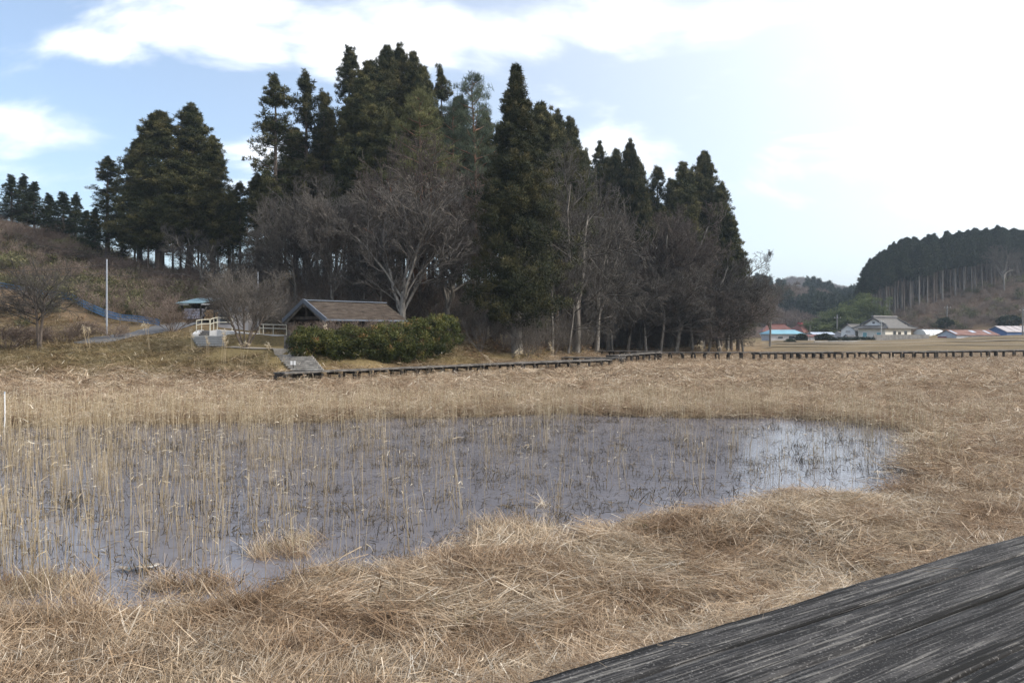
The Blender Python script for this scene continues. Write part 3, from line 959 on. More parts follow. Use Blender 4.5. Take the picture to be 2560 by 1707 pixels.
C_reed = source_coll('reed_stalks', [reed_clump(500 + k, 1 + k % 4, .14, .85 if k % 4 else 1.2, .006, 1, lean=.035) for k in range(14)], M['reed'])
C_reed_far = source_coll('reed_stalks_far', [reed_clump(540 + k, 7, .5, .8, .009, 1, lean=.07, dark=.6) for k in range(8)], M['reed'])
C_stub = source_coll('reed_stubble', [reed_clump(560 + k, 9, .22, .2, .008, 1, lean=.22, dark=.5) for k in range(8)], M['stub'])
rng = np.random.default_rng(900)


def place_reeds(name, X, Y, coll, k, s0, s1, rng, label, z=None, tilt=.05):
    n = len(X)
    Z = ground(X, Y) if z is None else np.full(n, z)
    rot = np.stack([rng.normal(size=n) * tilt, rng.normal(size=n) * tilt, rng.random(n) * 6.283], 1)
    sc = (s0 + (s1 - s0) * rng.random(n) ** 1.4)[:, None] * np.ones((1, 3))
    scatter(name, np.stack([X, Y, Z], 1), rot, sc, rng.integers(0, k, n), coll, label, 'reeds')


n = 16000
X, Y = frustum_pts(n, 5.5, 27, rng, .9)
s = sdf(X, Y); u = X / Y * F + 1280
dens = (.10 + .55 * np.clip((1150 - u) / 1300, 0, 1) + .9 * np.clip((s + 2.6) / 2.6, 0, 1) * (Y > 13) + .25 * (fbm(X / 1.6, Y / 1.6, 12, 2) > .55))
dens *= np.where((Y < 13) & (s > -.8), .45, 1) * np.where(u > 1450, .5, 1)
keep = (s < .3) & (rng.random(n) < dens * .8)
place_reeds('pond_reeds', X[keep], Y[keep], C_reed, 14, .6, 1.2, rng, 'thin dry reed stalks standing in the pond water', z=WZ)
n = 11000
X, Y = frustum_pts(n, 5.5, 27, rng, .8)
s = sdf(X, Y)
keep = (s < .15) & (rng.random(n) < np.where(fbm(X / 1.0, Y / .5, 15, 3) > .5, .8, .25) * np.where(X / Y * F > 200, .6, 1))
place_reeds('pond_stubble', X[keep], Y[keep], C_stub, 8, .5, 1.25, rng, 'short dark cut stubble poking out of the pond water', z=WZ, tilt=.25)
n = 7500
X, Y = frustum_pts(n, 17, 40, rng, .8)
s = sdf(X, Y)
keep = (s > -1.4) & (rng.random(n) < np.clip(1.1 - s / 7, .06, 1) * np.clip((1.3 - X / Y * 1.5), .25, 1))
place_reeds('shore_reeds', X[keep], Y[keep], C_reed_far, 8, .4, 1.0, rng, 'band of dry upright reeds along the far shore of the pond', tilt=.1)
# fallen stalks floating on the pond
C_fl = source_coll('fallen_stalks', [straw_clump(600 + k, 16, .45, .26, .008, .015, up=.0, align=.6) for k in range(6)], M['stub'])
n = 3200
X, Y = frustum_pts(n, 5.5, 25, rng, .8); s = sdf(X, Y)
keep = (s < .1) & (fbm(X / .9, Y / .5, 18, 3) > .5)
place_reeds('floating_stalks', X[keep], Y[keep], C_fl, 6, .5, 1.1, rng, 'dark broken stalks floating on the pond', z=WZ + .004, tilt=.02)


# ---------------------------------------------------------------- woody plants
def segs_mesh(name, p0, p1, r0, r1, rnd, sides=3, extra=None):
    d = p1 - p0; l = np.linalg.norm(d, axis=1)[:, None] + 1e-9; d = d / l
    up = np.where(np.abs(d[:, 2:3]) > .9, np.array([[1., 0, 0]]), np.array([[0, 0, 1.]]))
    a = np.cross(d, up); a /= np.linalg.norm(a, axis=1)[:, None]; b_ = np.cross(a, d)
    V = []
    for (c_, rr) in ((p0, r0), (p1, r1)):
        for k in range(sides):
            th = 2 * math.pi * k / sides
            V.append(c_ + (a * math.cos(th) + b_ * math.sin(th)) * rr[:, None])
    V = np.stack(V, 1); n = len(p0); base = np.arange(n)[:, None] * (2 * sides)
    q = np.concatenate([base + np.array([k, (k + 1) % sides, sides + (k + 1) % sides, sides + k]) for k in range(sides)], 0)
    return V.reshape(-1, 3), q, np.repeat(rnd, 2 * sides)


def grow(seed, H, spec, trunk_r, trunk_h=.35, lean=0.0, tropism=.12, rmin=.006, multi=1, multi_spread=.25, wiggle=.16):
    """spec: per level (children, length ratio, angle deg). returns list of (p0,p1,r0,r1,level)"""
    rng = np.random.default_rng(seed)
    P0 = np.zeros((multi, 3)); D = np.tile([[lean, 0, 1.]], (multi, 1))
    if multi > 1:
        az = np.linspace(0, 6.283, multi, endpoint=False) + rng.random(multi)
        D[:, 0] += np.cos(az) * multi_spread * (.4 + .8 * rng.random(multi)); D[:, 1] += np.sin(az) * multi_spread * (.4 + .8 * rng.random(multi))
        P0[:, 0] = np.cos(az) * trunk_r * 1.3; P0[:, 1] = np.sin(az) * trunk_r * 1.3
    D /= np.linalg.norm(D, axis=1)[:, None]
    L = H * trunk_h * (.85 + .3 * rng.random(multi)); Rr = np.full(multi, trunk_r)
    out = []
    for lev in range(len(spec) + 1):
        n = len(P0); ns = 5 if lev < 2 else (4 if lev < 3 else (3 if lev < len(spec) else 2))
        pts = [P0]; dirs = [D]; rads = [Rr]
        pos = P0; d = D
        endf = .55 if lev < len(spec) else .35
        for k in range(ns):
            d = d + rng.normal(size=(n, 3)) * wiggle * (1 if lev else .35); d[:, 2] += tropism * (1 if lev else .2)
            d = d / np.linalg.norm(d, axis=1)[:, None]
            nxt = pos + d * (L / ns)[:, None]
            r0 = np.maximum(Rr * (1 - (1 - endf) * k / ns), rmin); r1 = np.maximum(Rr * (1 - (1 - endf) * (k + 1) / ns), rmin)
            out.append((pos, nxt, r0, r1, lev))
            pos = nxt; pts.append(pos); dirs.append(d); rads.append(r1)
        if lev == len(spec):
            break
        nc, lr, angd = spec[lev]
        PT = np.stack(pts, 1); DT = np.stack(dirs, 1); RT = np.stack(rads, 1)
        ch = np.repeat(np.arange(n), nc); m_ = len(ch)
        tt = (np.tile(np.arange(nc), n) + rng.random(m_)) / nc
        lo = .45 if lev == 0 else .2
        f = (lo + (1 - lo) * tt) * ns; i = np.minimum(f.astype(int), ns - 1); fr = (f - i)[:, None]
        st = PT[ch, i] * (1 - fr) + PT[ch, i + 1] * fr
        pd = DT[ch, i + 1]
        rv = rng.normal(size=(m_, 3)); perp = rv - (rv * pd).sum(1)[:, None] * pd; perp /= np.linalg.norm(perp, axis=1)[:, None]
        an = np.radians(angd) * (.6 + .7 * rng.random(m_)) * np.where(tt > .9, .45, 1)
        D = pd * np.cos(an)[:, None] + perp * np.sin(an)[:, None]
        parentL = L[ch]
        L = parentL * lr * (.65 + .6 * rng.random(m_)) * (1.15 - .45 * tt if lev else 1.0)
        Rr = np.maximum(RT[ch, i] * (.62 if lev else .58) * (.75 + .4 * rng.random(m_)), rmin)
        P0 = st
    return out


def woody(name, seed, H, spec, trunk_r, split=1, **kw):
    """returns (trunk mesh, crown mesh, height, half-width)"""
    o = grow(seed, H, spec, trunk_r, **kw)
    rng = np.random.default_rng(seed + 1)
    res = []
    for sel, sd in ((lambda l: l < split, 7), (lambda l: l >= split, 3)):
        ps = [x for x in o if sel(x[4])]
        parts = []
        for lv in sorted(set(x[4] for x in ps)):
            xs_ = [x for x in ps if x[4] == lv]
            p0 = np.concatenate([x[0] for x in xs_]); p1 = np.concatenate([x[1] for x in xs_])
            r0 = np.concatenate([x[2] for x in xs_]); r1 = np.concatenate([x[3] for x in xs_])
            parts.append(segs_mesh(name, p0, p1, r0, r1, rng.random(len(p0)), sides=8 if lv == 0 else (5 if lv == 1 else 3)))
        V, Q, Rn = merge(parts)
        if sd == 3:      # draw stray outer twigs in towards the crown
            rr_ = np.hypot(V[:, 0], V[:, 1]); r9 = np.percentile(rr_, 94)
            f_ = np.where(rr_ > r9, (r9 + (rr_ - r9) * .3) / np.maximum(rr_, 1e-6), 1.0)
            V[:, 0] *= f_; V[:, 1] *= f_
            z9 = np.percentile(V[:, 2], 97); V[:, 2] = np.where(V[:, 2] > z9, z9 + (V[:, 2] - z9) * .35, V[:, 2])
        res.append(mk_mesh(name, V, Q, rnd=Rn, smooth=False))
        last = V
    top = last[:, 2].max(); hw = np.percentile(np.abs(last[:, 0]), 93)
    return res[0], res[1], float(top), float(hw)


def leaf_cloud(cent, rad, k, ll, lw, rng, up=.35, outward=None, quad=False, crnd=None, squash=.8):
    """many small leaf faces round clump centres"""
    n = len(cent)
    c_ = np.repeat(np.arange(n), k); m_ = len(c_)
    v = rng.normal(size=(m_, 3)); v /= np.linalg.norm(v, axis=1)[:, None]
    if outward is not None:
        v = v + outward[c_] * .5; v /= np.linalg.norm(v, axis=1)[:, None]
    rr = rad[c_] * (.25 + .75 * rng.random(m_) ** .6)
    p = cent[c_] + v * rr[:, None] * np.array([1, 1, squash])
    d = v * .45 + rng.normal(size=(m_, 3)) * .55; d[:, 2] += up; d /= np.linalg.norm(d, axis=1)[:, None]
    sd = np.cross(d, v + rng.normal(size=(m_, 3)) * .35); sd /= np.linalg.norm(sd, axis=1)[:, None] + 1e-9
    L = (ll * (.6 + .8 * rng.random(m_)))[:, None]; W = (lw * (.6 + .8 * rng.random(m_)))[:, None]
    if quad:
        V = np.stack([p, p + d * L * .5 + sd * W * .5, p + d * L, p + d * L * .5 - sd * W * .5], 1); kk = 4
    else:
        V = np.stack([p - sd * W * .5, p + sd * W * .5, p + d * L], 1); kk = 3
    q = np.arange(m_ * kk).reshape(m_, kk)
    cr = rng.random(n) if crnd is None else crnd
    # tuft shading put into the colour: a clump's upper leaves are paler
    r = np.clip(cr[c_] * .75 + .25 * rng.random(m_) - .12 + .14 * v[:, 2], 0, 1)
    return V.reshape(-1, 3), q, np.repeat(r, kk)


def conifer(name, seed, H, rmax, base, nb, k, ll, lw, profile, gap=0.0, tr=.28, clump=.5, droop=.12, per=5, sway=.25, dead=0):
    """returns trunk mesh, crown mesh, H, rmax"""
    rng = np.random.default_rng(seed)
    tp = [Vector((0, 0, -.6))]
    sx, sy = rng.normal() * sway, rng.normal() * sway
    for i in range(1, 9):
        f = i / 8
        tp.append(Vector((sx * math.sin(f * 3) * .4, sy * math.sin(f * 2.3) * .4, H * .985 * f)))
    tr_r = [tr * (1.25 if i == 0 else 1) * (1 - .93 * (i / 8) ** 1.1) + .012 for i in range(9)]
    mb = MB(); mb.tube(tp, tr_r, 9)
    tz = np.array([p.z for p in tp]); tx = np.array([p.x for p in tp]); ty = np.array([p.y for p in tp])
    t = np.sort(rng.random(nb)) ** .92
    az = np.arange(nb) * 2.39996 + rng.normal(size=nb) * .4
    keep = rng.random(nb) > gap * (fbm(t * 9, az * .6, seed, 2) > .48)
    t, az = t[keep], az[keep]; nb = len(t)
    h = base * H + (1 - base) * H * t
    lump = fbm(t * 8 + seed, (az % 6.283) * .9, seed + 5, 2)
    bl = rmax * profile(t) * (.35 + .5 * rng.random(nb) + .75 * lump) + .10
    ox = np.interp(h, tz, tx); oy = np.interp(h, tz, ty)
    cents = []; rads = []; outs = []; crn = []
    bc = rng.random(nb)
    for j, f in enumerate(np.linspace(.2, 1.0, per)):
        ff = f + rng.normal(size=nb) * .07
        a2 = az + rng.normal(size=nb) * .16
        zz = h - droop * bl * ff + .22 * bl * ff ** 2.2 + rng.normal(size=nb) * .30
        cents.append(np.stack([ox + np.cos(a2) * bl * ff, oy + np.sin(a2) * bl * ff, zz], 1))
        rads.append(clump * (.5 + .6 * rng.random(nb)) * (.38 + .62 * profile(t)))
        outs.append(np.stack([np.cos(a2), np.sin(a2), np.zeros(nb)], 1))
        crn.append(np.clip(bc * .75 + .4 * rng.random(nb) - .32 + .4 * f, 0, 1))  # outer clumps toned paler, inner ones darker: tuft shading in the colour
    tipn = 5
    cents.append(np.stack([np.full(tipn, tx[-1]), np.full(tipn, ty[-1]), H * np.linspace(.965, 1.0, tipn)], 1)); rads.append(np.linspace(.3, .12, tipn) * clump * 1.6)
    outs.append(np.zeros((tipn, 3))); crn.append(np.full(tipn, .6))
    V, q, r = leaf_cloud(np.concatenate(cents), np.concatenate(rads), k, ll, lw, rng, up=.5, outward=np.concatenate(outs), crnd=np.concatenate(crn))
    # limbs
    for j in range(0, nb, max(1, nb // 45)):
        a_ = Vector((ox[j], oy[j], h[j] - .1)); e = Vector((ox[j] + math.cos(az[j]) * bl[j] * .9, oy[j] + math.sin(az[j]) * bl[j] * .9, h[j] - droop * bl[j] + .15 * bl[j]))
        mb.tube([a_, e], [.03 + .012 * bl[j], .012], 4, cap=False)
    for j in range(dead):
        hh = H * base * (.25 + .75 * rng.random()); a_ = rng.random() * 6.28; l_ = .4 + .8 * rng.random()
        x0 = np.interp(hh, tz, tx); y0 = np.interp(hh, tz, ty)
        mb.tube([(x0, y0, hh), (x0 + math.cos(a_) * l_, y0 + math.sin(a_) * l_, hh - .1)], [.02, .008], 3, cap=False)
    return mb.mesh(name + '_trunk'), mk_mesh(name + '_crown', V, [q], rnd=r), H, rmax


pf_dense = lambda t: np.clip((1 - t) ** .60 * (.72 + .28 * np.clip(t * 5, 0, 1)), 0, 1)
pf_cone = lambda t: np.clip((1 - t) ** .85 * (.8 + .2 * np.clip(t * 6, 0, 1)), 0, 1)
pf_slim = lambda t: np.clip((1 - t) ** .55 * (.55 + .45 * np.clip(t * 3, 0, 1)), 0, 1)
TR = {}
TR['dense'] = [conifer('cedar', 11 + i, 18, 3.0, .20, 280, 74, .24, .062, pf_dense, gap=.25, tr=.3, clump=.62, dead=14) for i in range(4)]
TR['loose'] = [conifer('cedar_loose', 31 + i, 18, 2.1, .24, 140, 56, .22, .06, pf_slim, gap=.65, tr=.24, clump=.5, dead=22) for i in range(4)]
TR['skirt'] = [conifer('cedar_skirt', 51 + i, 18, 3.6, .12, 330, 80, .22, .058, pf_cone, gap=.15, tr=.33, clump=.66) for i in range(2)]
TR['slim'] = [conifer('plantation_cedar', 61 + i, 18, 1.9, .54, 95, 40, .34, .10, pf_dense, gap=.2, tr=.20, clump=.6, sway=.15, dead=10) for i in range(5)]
TR['hinoki'] = [conifer('ridge_conifer', 71 + i, 9, 1.7, .22, 95, 44, .19, .055, pf_cone, gap=.45, tr=.13, clump=.42, dead=6) for i in range(4)]


def pine(name, seed, H, rmax, base, npad, k, mt):
    rng = np.random.default_rng(seed)
    tp = []
    for i in range(10):
        f = i / 9
        tp.append(Vector((math.sin(f * 4 + seed) * .35 * f, math.cos(f * 3 + seed) * .3 * f, -.5 + (H * .97 + .5) * f)))
    mb = MB(); mb.tube(tp, [.24 * (1 - .85 * i / 9) for i in range(10)], 8)
    cents = []; rads = []; crn = []
    for j in range(npad):
        t = j / npad; h = H * (base + (1 - base) * t); a_ = j * 2.4 + rng.normal() * .3
        l_ = rmax * (1 - t) ** .55 * (.55 + .5 * rng.random()) + .25
        i = min(int((h / H) * 9), 8); o = tp[i]
        e = Vector((o.x + math.cos(a_) * l_, o.y + math.sin(a_) * l_, h + .3 * l_))
        mb.tube([Vector((o.x, o.y, h - .2)), (Vector((o.x, o.y, h - .2)) + e) / 2 + Vector((0, 0, -.05)), e], [.06, .04, .02], 4, cap=False)
        cr = rng.random()
        for q_ in range(7):
            f = .45 + .6 * rng.random()
            cents.append([o.x + math.cos(a_) * l_ * f + rng.normal() * .4, o.y + math.sin(a_) * l_ * f + rng.normal() * .4, h + .3 * l_ * f + rng.normal() * .12]); rads.append(.32 + .2 * rng.random()); crn.append(np.clip(cr + rng.normal() * .15, 0, 1))
    V, q, r = leaf_cloud(np.array(cents), np.array(rads), k, .26, .035, rng, up=.7, crnd=np.array(crn), squash=.55)
    return mb.mesh(name + '_trunk'), mk_mesh(name + '_crown', V, [q], rnd=r), H, rmax


TR['pine'] = [pine('pine', 3, 17, 3.2, .50, 34, 62, None)]
TR['pine_y'] = [pine('pine_pale', 5, 17, 2.8, .55, 32, 66, None)]
CROWN_M = {'dense': 'cedar', 'loose': 'cedar', 'skirt': 'cedar', 'slim': 'cedar_far', 'hinoki': 'hinoki', 'pine': 'pine', 'pine_y': 'pine_y'}
TRUNK_M = {'dense': 'bark', 'loose': 'bark', 'skirt': 'bark_grey', 'slim': 'bark_pale', 'hinoki': 'bark', 'pine': 'bark_red', 'pine_y': 'bark_red'}
# leafless trees
TR['bare_big'] = [woody('bare_tree', 201 + i, 12, [(6, 1.5, 44), (6, .55, 46), (7, .52, 44), (6, .5, 42), (4, .55, 40)], .22, trunk_h=.24, tropism=.045, rmin=.0085, split=2) for i in range(3)]
TR['bare_fan'] = [woody('bare_fan', 211 + i, 12, [(9, 1.7, 24), (8, .5, 32), (7, .5, 36), (6, .5, 38), (4, .55, 40)], .17, trunk_h=.22, tropism=.07, rmin=.0095, split=2, wiggle=.11) for i in range(2)]
TR['bare_mid'] = [woody('bare_tree_mid', 221 + i, 9, [(8, .85, 50), (7, .55, 48), (7, .5, 44), (5, .5, 42), (3, .6, 40)], .12, trunk_h=.45, tropism=.05, rmin=.008, split=1, lean=.05) for i in range(4)]
TR['bare_vase'] = [woody('bare_vase', 241, 4.2, [(8, .62, 30), (7, .52, 36), (6, .5, 40), (3, .6, 40)], .05, trunk_h=.62, tropism=.06, rmin=.005, multi=8, multi_spread=.62, split=1)]
TR['bare_low'] = [woody('bare_low', 251, 5.2, [(10, .62, 62), (8, .52, 48), (7, .5, 44), (4, .55, 40)], .09, trunk_h=.75, tropism=.04, rmin=.005, multi=2, multi_spread=.2, split=1)]
TR['brush'] = [woody('brush', 261 + i, 1.8, [(6, .62, 34), (5, .55, 38), (4, .5, 40)], .018, trunk_h=.6, tropism=.05, rmin=.0045, multi=12, multi_spread=.75, split=1) for i in range(3)]
for k_ in ('bare_big', 'bare_fan', 'bare_mid', 'bare_vase', 'bare_low', 'brush'):
    TRUNK_M[k_] = 'bark_grey'; CROWN_M[k_] = 'twig'
TRUNK_M['brush'] = 'twig_r'; CROWN_M['brush'] = 'twig_r'
_copies = {}
prng = random.Random(8)


def tree(kind, px, Y, top_y, wpx, label, cat, name, group=None, var=None, crown_m=None, trunk_m=None, rz=None, sink=.12, base=None, lean=0):
    """px: photograph column of the base; top_y: row of the top; wpx: crown width in photograph pixels"""
    V = TR[kind]; v = V[(prng.randrange(len(V)) if var is None else var) % len(V)]
    x = XP(px, Y); zg = gz(x, Y) if base is None else base
    H = zy(top_y, Y) - zg + sink
    sz = H / v[2]; sw = (wpx / F * Y / 2) / v[3] if wpx else sz
    root = thing(name, label, cat, (x, Y, zg - sink), prng.random() * 6.28 if rz is None else rz, group)
    root.rotation_euler[1] = lean
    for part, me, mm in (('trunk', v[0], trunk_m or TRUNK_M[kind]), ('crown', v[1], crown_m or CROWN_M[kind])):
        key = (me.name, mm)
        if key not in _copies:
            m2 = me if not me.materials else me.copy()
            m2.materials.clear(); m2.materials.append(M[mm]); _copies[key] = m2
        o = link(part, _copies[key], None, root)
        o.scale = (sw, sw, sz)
    return root


# ---- the wooded knoll, tree by tree: (kind, base px, depth, top row, crown width px, label)
EV = [
    ('hinoki', 30, 90, 447, 80, 'small open conifer at the far left end of the ridge line', 0),
    ('hinoki', 60, 93, 444, 70, 'small conifer second from the left on the ridge, slim pointed top', 1),
    ('hinoki', 88, 89, 462, 75, 'small conifer third from the left on the left ridge', 2),
    ('hinoki', 122, 92, 491, 70, 'low dark conifer fourth from the left on the ridge', 3),
    ('hinoki', 158, 88, 489, 85, 'bushy low conifer fifth from the left on the ridge', 0),
    ('hinoki', 190, 91, 490, 60, 'narrow low conifer sixth from the left on the ridge', 1),
    ('hinoki', 216, 87, 532, 60, 'lowest conifer of the left ridge line, beside the tall rounded one', 2),
    ('hinoki', 238, 84, 528, 60, 'small conifer under the tall open round-topped tree on the left slope', 3),
    ('loose', 270, 84, 397, 95, 'tall open round-topped conifer left of the twin broad cedars', 1),
    ('loose', 305, 82, 520, 60, 'thin half-bare conifer between the round-topped tree and the twin cedars', 2),
    ('dense', 350, 82, 352, 110, 'stepped left shoulder cedar of the broad twin cedars on the left slope', 0),
    ('dense', 398, 78, 290, 165, 'broad olive cedar, left of the two big cedars on the left slope', 1),
    ('dense', 470, 80, 278, 150, 'tall broad cedar, right of the two big cedars on the left slope', 2),
    ('dense', 532, 81, 352, 110, 'brownish shoulder cedar on the right side of the big twin cedars', 3),
    ('loose', 600, 80, 460, 60, 'thin scraggly conifer in the gap left of the main knoll', 3),
    ('loose', 572, 84, 520, 50, 'thin low conifer at the foot of the twin cedars by the sky gap', 0),
    ('loose', 640, 76, 440, 70, 'half-height open conifer at the left foot of the main knoll', 1),
    ('loose', 690, 70, 199, 125, 'leftmost tall spire-topped cedar of the main knoll', 0),
    ('loose', 765, 72, 191, 120, 'second tall open cedar from the left on the main knoll', 2),
    ('loose', 812, 75, 236, 80, 'narrow open cedar squeezed between the second spire and the dark mass', 3),
    ('loose', 876, 76, 126, 110, 'tallest spire cedar of the knoll with open tufted tip', 1),
    ('dense', 905, 70, 205, 150, 'dark rounded cedar below the tallest spire', 3),
    ('dense', 930, 72, 163, 160, 'broad dark cedar in the heart of the knoll', 0),
    ('dense', 968, 76, 129, 120, 'tall dark cedar with a pointed tip right of the knoll centre', 1),
    ('dense', 996, 78, 137, 110, 'tall dark cedar close beside the pointed one at the knoll top', 2),
    ('dense', 1034, 77, 150, 110, 'tapering cedar on the right slope of the knoll crown', 3),
    ('dense', 1060, 75, 178, 110, 'olive cedar stepping down right of the knoll top', 0),
    ('dense', 985, 68, 300, 120, 'lower olive cedar bulging out above the bare trees in mid knoll', 2),
    ('loose', 1104, 78, 178, 90, 'slim pointed cedar behind the pale pines', 0),
    ('pine_y', 1052, 64, 238, 170, 'pale yellow-green pine with reddish trunk above the bare trees', 0),
    ('pine', 1185, 68, 197, 170, 'grey-green pine with airy crown left of the big front cedar', 0),
    ('pine', 1130, 70, 262, 120, 'smaller grey-green pine behind the pale pine', 0),
    ('skirt', 1293, 54, 186, 255, 'large front cedar with foliage down to its pale trunk by the boardwalk', 0),
    ('dense', 1350, 68, 272, 150, 'olive cedar leaning over the right shoulder of the front cedar', 1),
    ('dense', 1388, 74, 300, 110, 'narrow cedar tip just right of the front cedar', 2),
    ('dense', 1424, 80, 312, 110, 'narrow dark cedar standing clear right of the front cedar', 3),
    ('loose', 1498, 92, 362, 70, 'thin open cedar tip above the grey bare trees', 1),
    ('dense', 1540, 92, 382, 85, 'cedar with a blunt tip left of the double-tipped one', 0),
    ('dense', 1570, 90, 370, 95, 'cedar with a sharp tip in the sloping right half of the wood', 2),
    ('dense', 1606, 88, 470, 80, 'olive low cedar beneath the sharp-tipped one', 1),
    ('loose', 1645, 96, 422, 80, 'open-topped cedar at the notch in the right treeline', 3),
    ('dense', 1655, 92, 520, 80, 'low olive cedar under the notch in the right treeline', 0),
    ('dense', 1708, 94, 421, 110, 'rounded cedar left of the last tall one', 3),
    ('dense', 1762, 96, 391, 105, 'last tall pointed cedar before the wood falls to the field', 1),
    ('dense', 1800, 94, 470, 95, 'cedar stepping down right of the last tall one', 2),
    ('dense', 1826, 92, 545, 85, 'lower cedar on the right edge of the wood', 0),
    ('dense', 1462, 88, 392, 100, 'dark cedar filling the skyline right of the narrow clear-standing cedar', 0),
    ('dense', 1518, 98, 405, 95, 'cedar behind the thin open tip in the right treeline', 1),
    ('dense', 1595, 98, 418, 95, 'cedar right behind the sharp-tipped one', 3),
    ('dense', 1678, 100, 455, 100, 'cedar between the notch and the rounded right cedar', 0),
    ('dense', 1735, 101, 440, 90, 'cedar close behind the last tall pointed one', 2),
    ('dense', 1782, 99, 500, 90, 'dark cedar at the right shoulder of the last tall one', 1),
    ('dense', 1400, 86, 345, 90, 'cedar behind the narrow tip just right of the front cedar', 2),
    ('dense', 820, 80, 290, 110, 'dark cedar behind the narrow open cedar at the knoll left', 3),
    ('dense', 740, 82, 330, 110, 'dark cedar behind the two open spires at the knoll left', 1),
    ('dense', 1150, 82, 250, 120, 'dark cedar behind the two grey-green pines', 0),
    ('dense', 1215, 80, 300, 110, 'dark cedar behind the left side of the front cedar', 2),
    ('dense', 1846, 91, 625, 75, 'lowest cedar at the right edge of the wood by the open field', 3),
]
for kind, px, Y, ty_, w, lab, var in EV:
    w = w * {'dense': 1.28, 'loose': 1.2, 'hinoki': 1.15}.get(kind, 1.08)
    nm = {'hinoki': 'conifer', 'pine': 'pine_tree', 'pine_y': 'pine_tree'}.get(kind, 'cedar_tree')
    tree(kind, px, Y, ty_, w, lab, {'pine_tree': 'pine', 'conifer': 'conifer'}.get(nm, 'cedar'), nm, var=var, group='evergreens of the wooded knoll and slope')
# slender trunks inside the wood that show dark against the sky
rr = random.Random(4)
for i in range(46):
    px = 650 + i * 23 + rr.uniform(-9, 9)
    Y = rr.uniform(74, 90) if px < 1450 else rr.uniform(90, 106)
    tree('slim', px, Y, np.interp(px, [650, 860, 1000, 1250, 1400, 1600, 1800], [420, 330, 260, 330, 400, 500, 560]) + rr.uniform(0, 60), 75,
         'slender dark-stemmed cedar inside the wood with sky showing between the stems', 'cedar', 'cedar_tree', group='slender stems inside the wood', crown_m='cedar', trunk_m='bark')
for i in range(14):
    px = 330 + i * 20 + rr.uniform(-7, 7)
    tree('slim', px, rr.uniform(76, 88), 480 + rr.uniform(0, 70), 60, 'slender pale-stemmed cedar under the broad twin cedars', 'cedar', 'cedar_tree', group='slender stems under the twin cedars', crown_m='cedar', trunk_m='bark_pale' if i % 2 else 'bark')

